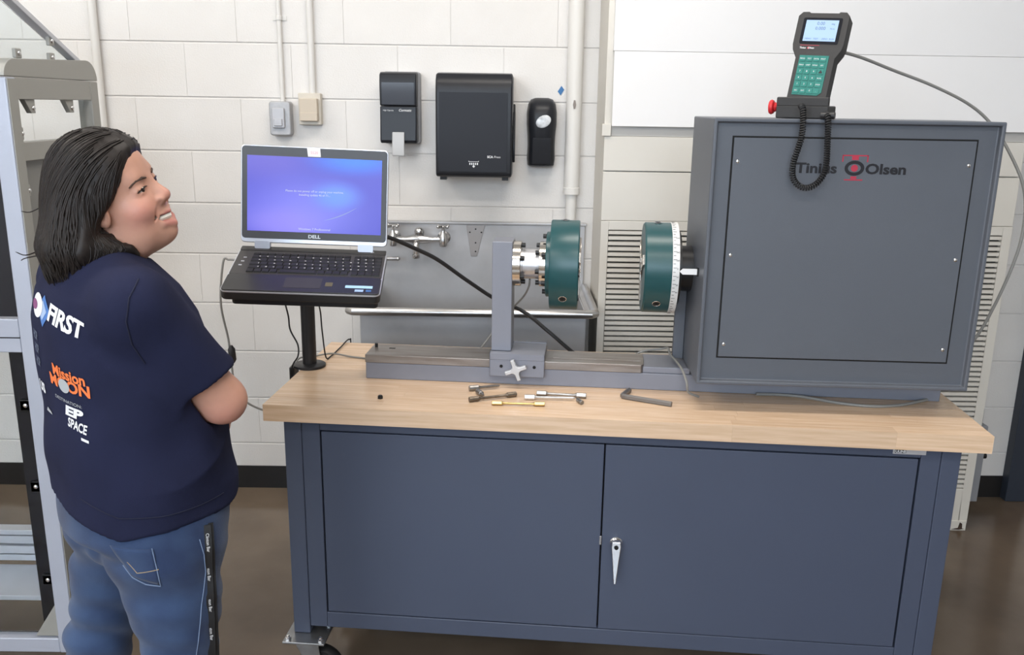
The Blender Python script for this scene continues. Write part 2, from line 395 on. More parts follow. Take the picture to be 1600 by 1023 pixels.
MB().prism([(0.2085, 0.2515), (0.985, 0.2515), (0.992, 0.262), (0.995, 0.31), (0.995, 0.368), (0.2085, 0.368)], 0.0485, 0.072, 'z').build('slideway', M_way, bed, 0.002)
MB().box(0.74, 0.985, 0.29, 0.335, 0.0718, 0.0735).build('slide_strip', M_way, bed, 0.0006)
for x, y in ((0.222, 0.335),): MB().cyl((x, y, 0.072), (x, y, 0.083), 0.0045, n=12).build('stop_pin', M_blackox, bed)
MB().box(0.262, 0.280, 0.322, 0.330, 0.0716, 0.0724).build('keyway', M_dark_hole, bed)
# tailstock
ts = MB().box(0.565, 0.718, 0.236, 0.2505, 0.028, 0.094).box(0.565, 0.718, 0.236, 0.385, 0.0755, 0.094).box(0.565, 0.718, 0.370, 0.385, 0.028, 0.094)
ts = ts.build('tailstock', M_bedgrey, mc, 0.002)
MB().box(0.5665, 0.6225, 0.266, 0.352, 0.0935, 0.402).build('column', M_bedgrey, ts, 0.003)
for x in (0.598, 0.690): MB().lathe([(0.0045, 0), (0.0045, 0.0012)], (x, 0.2352, 0.058), 'y', 14).build('socket_hole', M_dark_hole, ts)
kb = MB(); poly = []
for k in range(16):
    a = 2*PI*k/16 + math.radians(20); rr = {0: 0.030, 1: 0.0165, 2: 0.0115, 3: 0.0165}[k % 4]
    if k % 4 == 0:
        for d in (-0.17, 0.17): poly.append((0.036*math.cos(a+d)*0.92, 0.036*math.sin(a+d)*0.92))
    elif k % 4 == 2: poly.append((0.0125*math.cos(a), 0.0125*math.sin(a)))
    else: poly.append((0.0155*math.cos(a), 0.0155*math.sin(a)))
poly = [(0.94*x, 0.94*z) for x, z in poly]
kb.prism(poly, -0.006, 0.006, 'y').cyl((0, 0.006, 0), (0, 0.017, 0), 0.008, n=16)
kb.build('star_knob', mat('cast_aluminium', (0.60, 0.61, 0.63), 0.4, 0.55), ts, 0.002, loc=(0.640, 0.219, 0.053))
def lx(prof, m, name, par, n=40, bevel=0.0): return MB().lathe(prof, (0, AX[0], AX[1]), 'x', n).build(name, m, par, bevel)
lx([(0.060, 0.6225), (0.0625, 0.6235), (0.0625, 0.6435), (0.0605, 0.6445)], M_nickel, 'flange', ts)
lx([(0.030, 0.6445), (0.043, 0.6445), (0.043, 0.6485), (0.0415, 0.6495), (0.0415, 0.690), (0.043, 0.691), (0.043, 0.695), (0.03, 0.695)], M_cell, 'load_cell', ts)
lx([(0.0605, 0.695), (0.0625, 0.696), (0.0625, 0.7125), (0.0605, 0.7135)], M_nickel, 'flange', ts)
def cap_screw(par, x, ang, r, d):
    v = AX[0] + r*math.cos(ang); h = AX[1] + r*math.sin(ang)
    MB().lathe([(0.0065, 0), (0.0065, 0.0105*abs(d)), (0.0035, 0.0105*abs(d)), (0.0035, 0.006)], (0, 0, 0), 'x', 14).xf(Matrix.Translation((x, v, h)) @ Matrix.Diagonal((1 if d > 0 else -1, 1, 1, 1))).build('cap_screw', M_blackox, par)
for k in range(6):
    cap_screw(ts, 0.6445, 2*PI*k/6 + 0.6, 0.052, 1); cap_screw(ts, 0.695, 2*PI*k/6 + 0.25, 0.052, -1)
ch = lx([(0.05, 0.7135), (0.088, 0.7135), (0.090, 0.7155), (0.090, 0.7255), (0.121, 0.7255), (0.123, 0.7285), (0.123, 0.801), (0.121, 0.8035), (0.05, 0.8035)], M_teal, 'tailstock_chuck', ts, 64)
for k in range(6): cap_screw(ts, 0.7135, 2*PI*k/6 + 0.55, 0.078, -1)
def chuck_key(par, u, ang):
    r = 0.1235; v = AX[0] + r*math.cos(ang); h = AX[1] + r*math.sin(ang); d = Vector((0, math.cos(ang), math.sin(ang)))
    c = Vector((u, v, h)); o = MB().tube([c - d*0.02, c + d*0.0004], 0.0095, 16)
    k = o.build('key_socket', M_blackox, par)
    MB().tube([c - d*0.001, c + d*0.0012], 0.0052, 4).build('key_square', M_dark_hole, par)
    q = [c + d*0.0006 + Vector((1,0,0))*0.0105*math.cos(a) + d.cross(Vector((1,0,0)))*0.0105*math.sin(a) for a in [2*PI*i/16 for i in range(17)]]
    MB().tube(q, 0.0010, 6, False).build('key_rim', M_chrome, par)
for a in (math.radians(90), math.radians(218), math.radians(330)): chuck_key(ts, 0.763, a)
for (dv, dh) in ((-0.106, 0.018), (-0.1135, -0.005), (-0.085, -0.075)):
    MB().cyl((0.7995, AX[0]+dv, AX[1]+dh), (0.806, AX[0]+dv, AX[1]+dh), 0.0085, n=14).build('jaw_screw', M_blackox, ts)
def jaws(par, u, d):
    a0, a1 = (u-0.002, u+0.005) if d > 0 else (u-0.005, u+0.002)
    MB().cyl((u-0.002*d, AX[0], AX[1]), (u+0.0006*d, AX[0], AX[1]), 0.030, n=32).build('chuck_bore', M_dark_hole, par)
    for k in range(3):
        b = MB().prism([(0.012, -0.007), (0.020, -0.0135), (0.092, -0.0135), (0.092, 0.0135), (0.020, 0.0135), (0.012, 0.007)], a0, a1, 'x')
        b.xf(Matrix.Translation((0, AX[0], AX[1])) @ Matrix.Rotation(2*PI*k/3 + math.radians(38), 4, 'X')).build('jaw', M_nickel, par, 0.001)
jaws(ts, 0.8035, 1)
# drive chuck
dc = lx([(0.05, 0.977), (0.119, 0.977), (0.123, 0.981), (0.123, 1.0475), (0.05, 1.0475)], M_teal, 'drive_chuck', mc, 64)
jaws(dc, 0.977, -1)
for a in (math.radians(93), math.radians(221), math.radians(335)): chuck_key(dc, 1.013, a)
M_ring = mat('graduated_ring_white', (0.66, 0.66, 0.65), 0.35)
lx([(0.05, 1.0478), (0.1245, 1.0478), (0.1245, 1.066), (0.122, 1.067), (0.05, 1.067)], M_ring, 'graduated_ring', dc, 64)
tick = None
for k in range(72):
    a = 2*PI*k/72; L = 0.006 if k % 2 else 0.009
    c = Vector((1.0478+0.002+L/2, AX[0]+0.1247*math.cos(a), AX[1]+0.1247*math.sin(a)))
    if tick is None: tick = o = MB().box(-0.5, 0.5, -0.0003, 0.0003, -0.0005, 0.0005).build('graduation_mark', M_blackox, dc, smooth=False)
    else: o = copy_of(tick, 'graduation_mark', dc)
    o.location = c; o.rotation_euler = (a, 0, 0); o.scale = (L, 1, 1)
for k, tx in enumerate(('30', '20', '10', '0', '350', '340', '330', '320')):
    a = math.radians(180 + 32 - 10*k - 10); q = Vector((1.061, AX[0]+0.1249*math.cos(a), AX[1]+0.1249*math.sin(a)))
    lettering('scale_number', tx, 0.006, M_blackox, dc, q, rot=(a + PI/2 + PI, 0, 0), align='CENTER', depth=0.0001)
lx([(0.03, 1.067), (0.10, 1.067), (0.10, 1.075), (0.062, 1.076), (0.062, 1.112), (0.03, 1.112)], M_blackox, 'hub', dc, 48)
# housing: local frame turned a little on the bed
hz = bpy.data.objects.new('housing', None)
BW_, BHH, BD = 0.686, 0.668, 0.31
def shell():
    b = MB(); L = 0.010; R = 0.016
    W, Ht, D = BW_, BHH, BD
    # outer sides, back and a recessed front
    o = [(0,0),(W,0),(W,Ht),(0,Ht)]; i = [(L,L),(W-L,L),(W-L,Ht-L),(L,Ht-L)]
    v = [(x,0,z) for x,z in o] + [(x,0,z) for x,z in i] + [(x,R,z) for x,z in i] + [(x,D,z) for x,z in o]
    f = [(k,(k+1)%4,4+(k+1)%4,4+k) for k in range(4)] + [(4+k,4+(k+1)%4,8+(k+1)%4,8+k) for k in range(4)] + [(8,9,10,11)]
    f += [(k,12+k,12+(k+1)%4,(k+1)%4) for k in range(4)] + [(12,15,14,13)]
    return b.add(v, f)
bpy.data.objects.remove(hz)
hous = shell().build('housing', M_mgrey, mc, 0.0035, seg=3, loc=(1.116, 0.098, 0.0725), rot=(0, 0, 0.0405))
px0, px1, pz0, pz1 = 0.053, 0.628, 0.072, 0.622
MB().box(px0-0.004, px1+0.004, 0.0148, 0.0165, pz0-0.004, pz1+0.004).build('panel_gap_shade', M_dark_hole, hous)  # oversize black plate paints the recess shade round the panel
pan = MB().box(px0, px1, 0.0120, 0.0158, pz0, pz1).build('front_panel', M_mgrey, hous, 0.0012)
for x in (px0+0.012, px1-0.012):
    for z in (0.105, 0.335, 0.565):
        MB().ball((x, 0.0119, z), 0.0048, 12, (1, 0.45, 1)).build('panel_screw', M_chrome, hous)
M_logo = mat('logo_black', (0.012, 0.012, 0.016), 0.45); M_red = mat('logo_red', (0.42, 0.03, 0.06), 0.5)
LZ = 0.5415
lettering('lettering', 'Tinius', 0.0335, M_logo, hous, (0.205, 0.0117, LZ), bold=0.0011, sx=1.22)
lettering('lettering', 'Olsen', 0.0335, M_logo, hous, (0.3715, 0.0117, LZ), bold=0.0011, sx=1.22)
ex_, ez_ = 0.3455, LZ+0.0125
ring = MB(); n = 32
for (a, b, a2, b2) in ((0.0235, 0.0180, 0.0155, 0.0105),):
    v = []; fc = []
    for y in (0.0113, 0.0119):
        for (p, q) in ((a, b), (a2, b2)):
            v += [(ex_+p*math.cos(2*PI*k/n), y, ez_+q*math.sin(2*PI*k/n)) for k in range(n)]
    fc = [(k, (k+1)%n, n+(k+1)%n, n+k) for k in range(n)]
    ring.add(v, fc + [(2*n+k, 3*n+k, 3*n+(k+1)%n, 2*n+(k+1)%n) for k in range(n)] + [(k, 2*n+k, 2*n+(k+1)%n, (k+1)%n) for k in range(n)])
ring.build('emblem_ring', M_logo, hous)
em = MB().cyl((ex_, 0.0113, ez_), (ex_, 0.0119, ez_), 0.0082, n=24)
for x0, x1, z0, z1 in ((-0.031, 0.031, 0.0285, 0.0315), (-0.031, -0.028, 0.015, 0.0315), (0.028, 0.031, 0.015, 0.0315), (-0.008, 0.008, 0.0195, 0.0285), (-0.007, 0.007, -0.0255, -0.0195), (-0.022, 0.022, -0.0295, -0.0265)):
    em.box(ex_+x0, ex_+x1, 0.0114, 0.0119, ez_+z0, ez_+z1)
em.build('emblem_frame', M_red, hous)
# pointer on the housing side
pt = MB().prism([(-0.047, 0.0), (-0.039, 0.0075), (-0.002, 0.0075), (-0.002, -0.0075), (-0.039, -0.0075)], 0, 0.003, 'y')
pt.build('pointer', mat('pointer_white', (0.8, 0.8, 0.8), 0.25), hous, loc=(-0.0015, 0.075, 0.279))
MB().box(-0.004, 0.0, 0.070, 0.083, 0.268, 0.290).build('pointer_bracket', M_blackox, hous)
MB().box(-0.030, -0.0005, 0.235, 0.252, 0.0, 0.20).build('side_bracket', M_mgrey, hous, 0.002)

# ------------------------------------------------------------------ hand-held controller in its cradle on the housing
M_pbody = mat('pendant_body', (0.026, 0.025, 0.025), 0.55, bump=0.2, bscale=500)
M_pgreen = mat('keypad_green', (0.012, 0.15, 0.125), 0.45)
M_pkey = mat('key_green', (0.016, 0.18, 0.15), 0.4)
M_lcd = mat('lcd_blue', (0.30, 0.42, 0.62), 0.25, emit=(0.33, 0.47, 0.75), estr=0.30)
M_lcdtxt = mat('lcd_text', (0.10, 0.16, 0.3), 0.4)
hc = bench_thing('handheld_controller', 'black handheld controller with green keypad and red stop button', 'controller', 1.338, 0.165, 0.7412, math.radians(-27))
# the face lies in local xz, leaning back; x right, z up the device
tilt = Matrix.Translation((0, 0.0, 0.030)) @ Matrix.Rotation(math.radians(3.0), 4, 'Y') @ Matrix.Rotation(math.radians(-17), 4, 'X')
def P_(mb, name, m, par, bevel=0.0, **k): return mb.xf(tilt).build(name, m, par, bevel, **k)
out = [(-0.047, 0.0), (0.047, 0.0), (0.047, 0.118), (0.058, 0.138), (0.061, 0.152), (0.061, 0.222), (0.052, 0.232), (0.036, 0.2325), (0.034, 0.2295), (-0.034, 0.2295), (-0.036, 0.2325), (-0.052, 0.232), (-0.061, 0.222), (-0.061, 0.152), (-0.058, 0.138), (-0.047, 0.118)]
body = P_(MB().prism(out, 0.0, 0.042, 'y'), 'body', M_pbody, hc, 0.006, seg=3)
P_(MB().prism(rounded(-0.046, 0.046, 0.153, 0.217, 0.004), -0.0012, 0.002, 'y'), 'screen_bezel', mat('lcd_bezel', (0.008, 0.009, 0.014), 0.2), hc)
lcd = P_(MB().box(-0.0385, 0.0385, -0.0018, 0.0, 0.159, 0.211), 'screen', M_lcd, hc)
tm = lambda x, z, y=-0.0021: tilt @ Vector((x, y, z))
trot = tilt.to_euler(); trot = (tilt @ Matrix.Rotation(PI/2, 4, 'X')).to_euler()
for tx, x, z, s in (('0.00', -0.012, 0.199, 0.011), ('0.000', -0.014, 0.187, 0.011), ('deg', 0.022, 0.200, 0.006), ('N-m', 0.021, 0.188, 0.006), ('MENU', -0.034, 0.163, 0.0055), ('TEST', -0.014, 0.163, 0.0055), ('ZERO', 0.006, 0.163, 0.0055), ('RUN', 0.024, 0.163, 0.0055)):
    lettering('screen_text', tx, s, M_lcdtxt, lcd, tm(x, z), rot=trot, depth=0.0)
lettering('lettering', 'Tinius   Olsen', 0.0062, M_white_print, hc, tm(-0.042, 0.1405, -0.0006), rot=trot, bold=0.0001, depth=0.0002)
P_(MB().cyl((-0.0215, -0.0006, 0.1425), (-0.0215, 0.001, 0.1425), 0.0026, n=14), 'emblem', M_red, hc)
P_(MB().box(-0.042, 0.004, -0.0005, 0.001, 0.1485, 0.1495), 'emblem_line', M_red, hc)
kp = P_(MB().prism([(-0.037, 0.026), (0.024, 0.026), (0.033, 0.034), (0.033, 0.124), (-0.037, 0.124)], -0.0012, 0.002, 'y'), 'keypad', M_pgreen, hc)
lab = [['MENU', 'TEST', 'DATA', 'PRNT'], ['ZERO', 'UNIT', 'HOLD', 'SET'], ['7', '8', '9', '\u25b2'], ['4', '5', '6', 'RUN'], ['1', '2', '3', 'STOP'], ['ESC', 'ENT', '0', '.']]
for r in range(6):
    for c in range(4):
        x = -0.0285 + c*0.0165; z = 0.1155 - r*0.0158
        if r == 5 and c == 3: x -= 0.002
        P_(MB().prism(rounded(x-0.0068, x+0.0068, z-0.0062, z+0.0062, 0.0015, 2), -0.0022, 0.0, 'y'), 'key', M_pkey, kp)
        tx = lab[r][c]
        if tx == '\u25b2': P_(MB().prism([(x-0.005, z-0.0035), (x+0.005, z-0.0035), (x, z+0.005)], -0.0026, -0.002, 'y'), 'arrow_mark', M_black, kp)
        else: lettering('key_text', tx, 0.0045 if len(tx) > 1 else 0.006, M_white_print, kp, tm(x, z-0.0015, -0.0025), rot=trot, align='CENTER', depth=0.0)
cr = MB().box(-0.060, 0.064, -0.030, 0.050, 0.0, 0.030).box(-0.060, 0.064, -0.030, -0.018, 0.028, 0.050)
cr = cr.build('cradle', M_pbody, hc, 0.003)
MB().cyl((0.050, -0.036, 0.008), (0.082, -0.036, 0.008), 0.008, n=18).build('cable_gland', M_black, cr)
MB().lathe([(0.006, 0), (0.006, 0.010)], (-0.0705, 0.0, 0.026), 'x', 20).build('button_stem', M_chrome, cr)
MB().lathe([(0.008, 0.0), (0.016, -0.003), (0.018, -0.008), (0.016, -0.012), (0.004, -0.014)], (-0.0715, 0.0, 0.026), 'x', 28).build('stop_button', mat('stop_red', (0.60, 0.025, 0.03), 0.4), cr)
MB().lathe([(0.008, 0.0), (0.009, -0.006), (0.012, -0.011)], (-0.0595, 0.0, 0.026), 'x', 24).build('button_collar', mat('stop_red', (0.6, .025, .03)), cr)
# coiled cord
inv = Matrix.Rotation(-hc.rotation_euler.z, 3, 'Z')
def HL(u, v, h): return inv @ (B(u, v, h) - hc.location)
cp = smooth_path([HL(1.318, 0.115, 0.772), HL(1.320, 0.092, 0.757), HL(1.319, 0.080, 0.70), HL(1.306, 0.083, 0.635), HL(1.312, 0.086, 0.598), HL(1.337, 0.087, 0.580), HL(1.365, 0.086, 0.590), HL(1.382, 0.083, 0.625), HL(1.380, 0.081, 0.69), HL(1.378, 0.088, 0.74), HL(1.379, 0.110, 0.752)], 14)
def helix(path, R, pitch, seg=9):
    L = [0.0]
    for a, b in zip(path[:-1], path[1:]): L.append(L[-1] + (b-a).length)
    out = []; N = int(L[-1]/pitch*seg); j = 0; nrm = None
    for i in range(N+1):
        s = L[-1]*i/N
        while j < len(L)-2 and L[j+1] < s: j += 1
        t = (s-L[j])/max(1e-9, L[j+1]-L[j]); p = path[j].lerp(path[j+1], t); d = (path[j+1]-path[j]).normalized()
        if nrm is None: nrm = d.orthogonal().normalized()
        nrm = (nrm - d*nrm.dot(d)).normalized(); bn = d.cross(nrm); a = 2*PI*i/seg
        out.append(p + (nrm*math.cos(a) + bn*math.sin(a))*R)
    return out
MB().tube(helix(cp, 0.0056, 0.0056), 0.0023, 5).build('coiled_cord', M_blackrub, hc)

def cable(name, label, pts, r, m, n=8, k=8, cat='cable'):
    o = MB().tube(smooth_path(pts, k), r, n); c = Vector(pts[0])
    o.v = [tuple(Vector(p)-c) for p in o.v]
    ob = o.build(name, m); ob.location = c; return tag(ob, label, cat)
cable('controller_cable', 'grey cable looping from the handheld controller down behind the housing', [B(1.40, 0.195, 0.896), B(1.43, 0.235, 0.901), B(1.50, 0.30, 0.892), B(1.60, 0.36, 0.865), B(1.72, 0.41, 0.83), B(1.83, 0.44, 0.785), B(1.90, 0.45, 0.735), B(1.96, 0.45, 0.66), B(2.01, 0.44, 0.56), B(2.02, 0.43, 0.45), B(2.0, 0.42, 0.34), B(1.96, 0.43, 0.19), B(1.92, 0.44, 0.095), B(1.88, 0.45, 0.02), B(1.86, 0.46, -0.10)], 0.0042, M_greycable)
cable('mains_cable', 'grey cable curving over the worktop beneath the housing', [B(1.30, 0.244, 0.0045), B(1.36, 0.247, 0.0045), B(1.415, 0.240, 0.0045), B(1.455, 0.222, 0.0045), B(1.51, 0.196, 0.0045), B(1.585, 0.181, 0.0045), B(1.66, 0.197, 0.0045), B(1.73, 0.238, 0.0045), B(1.80, 0.30, 0.0045), B(1.812, 0.40, 0.0045)], 0.0042, M_greycable)
cable('load_cell_cable', 'thin grey cable hanging from the load cell to the bed', [B(0.668, 0.315, 0.291), B(0.664, 0.33, 0.265), B(0.645, 0.38, 0.225), B(0.60, 0.41, 0.17), B(0.55, 0.41, 0.10), B(0.515, 0.41, 0.05), B(0.49, 0.42, 0.0035), B(0.40, 0.44, 0.0035)], 0.0028, M_greycable)
cable('signal_cable', 'short grey cable drooping at the left foot of the housing', [B(0.93, 0.40, 0.020), B(0.99, 0.405, 0.066), B(1.05, 0.405, 0.078), B(1.068, 0.385, 0.088), B(1.070, 0.33, 0.084), B(1.090, 0.24, 0.076), B(1.103, 0.19, 0.050), B(1.11, 0.19, 0.02), B(1.14, 0.20, 0.0045)], 0.0032, M_greycable)

# ------------------------------------------------------------------ specimens and small tools on the worktop
M_sp_steel = mat('specimen_steel', (0.33, 0.32, 0.31), 0.36, 1.0, var=0.15, vscale=60)
M_sp_al = mat('specimen_aluminium', (0.68, 0.68, 0.69), 0.33, 1.0)
M_sp_iron = mat('specimen_iron', (0.20, 0.165, 0.13), 0.42, 0.9, var=0.3, vscale=80)
M_sp_brass = mat('specimen_brass', (0.50, 0.36, 0.15), 0.33, 1.0)
def specimen(name, label, p0, p1, m, half=False, r=0.0072, z=0.0, cat='specimen', group='torsion specimens on the worktop'):
    a = Vector((p0[0], p0[1], 0)); b = Vector((p1[0], p1[1], 0)); L = (b-a).length; ang = math.atan2(b.y-a.y, b.x-a.x)
    t = bench_thing(name, label, cat, p0[0], p0[1], z, ang, group)
    g = min(0.027, L*0.4) if not half else min(0.027, L*0.9)
    MB().lathe([(r*0.85, 0), (r, 0.001), (r, g-0.001), (r*0.85, g)], (0, 0, r), 'x', 10).build('grip', m, t, smooth=False)
    if L > 0.04:
        e = L-g if not half else L
        MB().lathe([(r*0.8, g), (r*0.52, g+0.006), (r*0.52, e-0.006), (r*(0.8 if not half else 0.30), e)], (0, 0, r), 'x', 12).build('gauge_section', m, t)
    if not half:
        MB().lathe([(r*0.85, L-g), (r, L-g+0.001), (r, L-0.001), (r*0.85, L)], (0, 0, r), 'x', 10).build('grip', m, t, smooth=False)
    return t
specimen('torsion_specimen', 'broken bright steel specimen half nearest the tailstock knob', (0.516, 0.179), (0.596, 0.214), M_sp_steel, True, 0.0078)
specimen('torsion_specimen', 'stubby broken grip end lying between the two leftmost specimens', (0.541, 0.163), (0.562, 0.128), M_sp_steel, True, 0.0072)
specimen('torsion_specimen', 'dark brown iron specimen with knurled grips', (0.528, 0.088), (0.648, 0.150), M_sp_iron)
specimen('torsion_specimen', 'yellow brass specimen nearest the front edge', (0.590, 0.072), (0.728, 0.081), M_sp_brass, False, 0.0060)
specimen('torsion_specimen', 'grey steel specimen lying behind the bright aluminium one', (0.702, 0.166), (0.836, 0.160), M_sp_steel, False, 0.0072)
specimen('torsion_specimen', 'bright aluminium specimen half with long gauge section', (0.672, 0.127), (0.806, 0.136), M_sp_al, True, 0.0072)
specimen('torsion_specimen', 'stubby broken grip end at the right end of the aluminium specimen', (0.813, 0.129), (0.832, 0.094), M_sp_steel, True, 0.006)
hk = MB(); pth = [Vector((0.954, 0.226, 0.0065))] + [Vector((0.937, 0.186, 0.0065)), Vector((0.934, 0.177, 0.0065)), Vector((0.936, 0.171, 0.0065)), Vector((0.944, 0.167, 0.0065))] + [Vector((1.060, 0.122, 0.0065))]
c0 = Vector((0.934, 0.177, 0)); hk.tube([p - c0 for p in pth], 0.0075, 6)
o = hk.build('hex_key', mat('hex_key_steel', (0.20, 0.19, 0.185), 0.4, 0.7), smooth=False); o.location = B(0.934, 0.177, 0); o.rotation_euler = (0, 0, -PSI)
tag(o, 'large grey steel hex key lying right of the specimens', 'hex key')
nt_ = MB().prism([(0.0075*math.cos(2*PI*k/6+0.3), 0.0075*math.sin(2*PI*k/6+0.3)) for k in range(6)], 0, 0.0075, 'z').cyl((0, 0, 0.0075), (0, 0, 0.0095), 0.005, n=12)
o = nt_.build('hex_nut', M_blackox, bevel=0.0008); o.location = B(0.290, 0.087, 0); o.rotation_euler = (0, 0, 0.4)
tag(o, 'small black hex nut alone on the left of the worktop', 'nut')

# ------------------------------------------------------------------ laptop
LO = Vector((-0.5032, -1.4160, 1.1672)); Lyaw, Lpit, Lrol = 0.0509, 0.2844, -0.0341
LM = Matrix.Rotation(Lyaw, 4, 'Z') @ Matrix.Rotation(Lpit, 4, 'X') @ Matrix.Rotation(-Lrol, 4, 'Y')
lap = thing('laptop', 'open black laptop with blue update screen on the post stand', 'laptop'); lap.location = LO; lap.rotation_euler = LM.to_euler()
M_lbase = mat('laptop_black', (0.022, 0.021, 0.021), 0.33, var=0.05)
M_lgrey = mat('laptop_gunmetal', (0.045, 0.042, 0.041), 0.42, 0.2)
M_lsil = mat('laptop_silver', (0.55, 0.56, 0.60), 0.3, 0.6)
M_key = mat('laptop_key', (0.012, 0.0115, 0.011), 0.5)
M_bezel = mat('laptop_bezel', (0.035, 0.035, 0.040), 0.4)
base = MB().prism(rounded(-0.192, 0.192, 0, 0.25, 0.016), -0.028, -0.004, 'z').build('base', M_lbase, lap, 0.004)
MB().prism(rounded(-0.1925, 0.1925, -0.0005, 0.2505, 0.016), -0.0065, -0.0035, 'z').build('base_trim', M_lsil, base)
MB().prism(rounded(-0.190, 0.190, 0.0025, 0.088, 0.010), -0.004, 0.0, 'z').build('palm_rest', M_lbase, base, 0.001)
kbp = MB().prism(rounded(-0.189, 0.189, 0.090, 0.222, 0.003), -0.004, -0.0012, 'z').build('keyboard', M_lgrey, lap)
MB().prism(rounded(-0.190, 0.190, 0.2235, 0.248, 0.004), -0.004, 0.0002, 'z').build('hinge_cover', M_lbase, base, 0.001)
MB().box(-0.045, 0.045, 0.022, 0.076, -0.0001, 0.0004).build('touchpad', M_lgrey, base)
M_keytxt = mat('key_legend', (0.45, 0.45, 0.45), 0.5)
key0 = None; rnd = random.Random(9)
kx0, kx1 = -0.150, 0.184
for r in range(6):
    y = 0.0985 + r*0.0195; hgt = 0.0170 if r < 5 else 0.0105
    x = kx0; n = 0
    row = []
    while x < 0.103:
        w = 0.0180
        if r == 0 and n == 4: w = 0.098
        if r in (1, 2, 3) and n == 0: w = 0.030 - 0.004*(r-1)
        row.append((x, min(w, 0.1065-x))); x += w + 0.0014; n += 1
    x = 0.1105
    for c in range(4): row.append((x + c*0.0185, 0.0171))
    for (a, w) in row:
        if w < 0.006: continue
        if key0 is None: key0 = o = MB().add([(0,0,0),(1,0,0),(1,1,0),(0,1,0),(.06,.07,1),(.94,.07,1),(.94,.95,1),(.06,.95,1)], [(3,2,1,0),(4,5,6,7),(0,1,5,4),(1,2,6,5),(2,3,7,6),(3,0,4,7)]).build('key', M_key, kbp, smooth=False)
        else: o = copy_of(key0, 'key', kbp)
        o.location = (a, y, -0.0012); o.scale = (w, hgt, 0.0035)
lg = MB()
for r in range(1, 5):
    for k in range(17):
        if rnd.random() < 0.78:
            x = kx0 + 0.026 + k*0.0194 - r*0.002; y = 0.0985 + r*0.0195 + 0.006
            if x < 0.18: lg.box(x, x+rnd.uniform(0.002, 0.005), y, y+0.0035, 0.0023, 0.0025)
lg.build('key_legends', M_keytxt, kbp, smooth=False)['kind'] = 'stuff'
for k in range(3): MB().box(-0.176+0.002*k, -0.168+0.002*k, 0.135+k*0.022, 0.140+k*0.022, -0.0012, -0.0006).build('media_button', M_lsil, base)
MB().box(0.105, 0.172, 0.030, 0.043, 0.0, 0.0005).build('sticker', mat('sticker_blue', (0.35, 0.55, 0.75), 0.4), base)
MB().box(0.130, 0.151, 0.012, 0.023, 0.0, 0.0005).build('sticker', mat('sticker_pale', (0.30, 0.42, 0.62), 0.4), base)
MB().box(0.157, 0.170, 0.013, 0.023, 0.0, 0.0005).build('sticker', mat('sticker_navy', (0.05, 0.12, 0.3), 0.4), base)
MB().box(0.055, 0.073, 0.035, 0.055, 0.0, 0.0004).build('sticker', mat('sticker_bronze', (0.10, 0.085, 0.04), 0.4), base)
MB().box(0.150, 0.158, 0.232, 0.238, 0.0, 0.0008).build('power_button', M_lsil, base)
# lid, hinged at the back edge
lid_t = bpy.data.objects.new('tmp', None); bpy.data.objects.remove(lid_t)
LR = math.radians(23.0)
LT = Matrix.Translation((0, 0.2405, 0.006)) @ Matrix.Rotation(-LR, 4, 'X')
def LL(mb, name, m, par, bevel=0.0): return mb.xf(LT).build(name, m, par, bevel)
lid = LL(MB().prism(rounded(-0.192, 0.192, 0.007, 0.262, 0.012), 0.0, 0.011, 'y'), 'lid', M_lsil, lap, 0.003)
LL(MB().prism(rounded(-0.1885, 0.1885, 0.019, 0.2585, 0.009), -0.0022, 0.002, 'y'), 'bezel', M_bezel, lid, 0.0006)
scr = LL(MB().box(-0.1745, 0.1745, -0.0028, 0.0, 0.0385, 0.2345), 'screen', None, lid)
# screen: a wallpaper of blues
sm = bpy.data.materials.new('laptop_screen'); sm.use_nodes = True; nt = sm.node_tree; b = nt.nodes['Principled BSDF']
b.inputs['Base Color'].default_value = (0.01, 0.01, 0.015, 1); b.inputs['Roughness'].default_value = 0.35
tc = nt.nodes.new('ShaderNodeTexCoord'); sp = nt.nodes.new('ShaderNodeSeparateXYZ'); nt.links.new(tc.outputs['Generated'], sp.inputs[0])
def blob(cx, cz, rx, rz, col, prev):
    d = nt.nodes.new('ShaderNodeVectorMath'); d.operation = 'SUBTRACT'; d.inputs[1].default_value = (cx, 0, cz)
    cb = nt.nodes.new('ShaderNodeCombineXYZ'); nt.links.new(sp.outputs['X'], cb.inputs[0]); nt.links.new(sp.outputs['Z'], cb.inputs[2])
    nt.links.new(cb.outputs[0], d.inputs[0])
    s = nt.nodes.new('ShaderNodeVectorMath'); s.operation = 'DIVIDE'; s.inputs[1].default_value = (rx, 1, rz); nt.links.new(d.outputs[0], s.inputs[0])
    l = nt.nodes.new('ShaderNodeVectorMath'); l.operation = 'LENGTH'; nt.links.new(s.outputs[0], l.inputs[0])
    r = nt.nodes.new('ShaderNodeMapRange'); r.interpolation_type = 'SMOOTHERSTEP'; r.inputs[1].default_value = 1; r.inputs[2].default_value = 0
    nt.links.new(l.outputs['Value'], r.inputs[0])
    mx = nt.nodes.new('ShaderNodeMix'); mx.data_type = 'RGBA'; nt.links.new(r.outputs[0], mx.inputs['Factor'])
    if prev is None: mx.inputs['A'].default_value = (0.055, 0.05, 0.60, 1)
    else: nt.links.new(prev, mx.inputs['A'])
    mx.inputs['B'].default_value = (*col, 1); return mx.outputs['Result']
c = blob(0.15, 0.95, 0.5, 0.5, (0.11, 0.08, 0.62), None)
c = blob(0.36, 0.25, 0.75, 0.75, (0.20, 0.20, 0.90), c)
c = blob(0.28, 0.12, 0.45, 0.35, (0.28, 0.24, 0.93), c)
c = blob(0.66, 0.50, 0.28, 0.28, (0.12, 0.28, 0.98), c)
c = blob(0.80, 1.0, 0.50, 0.30, (0.02, 0.20, 1.0), c)
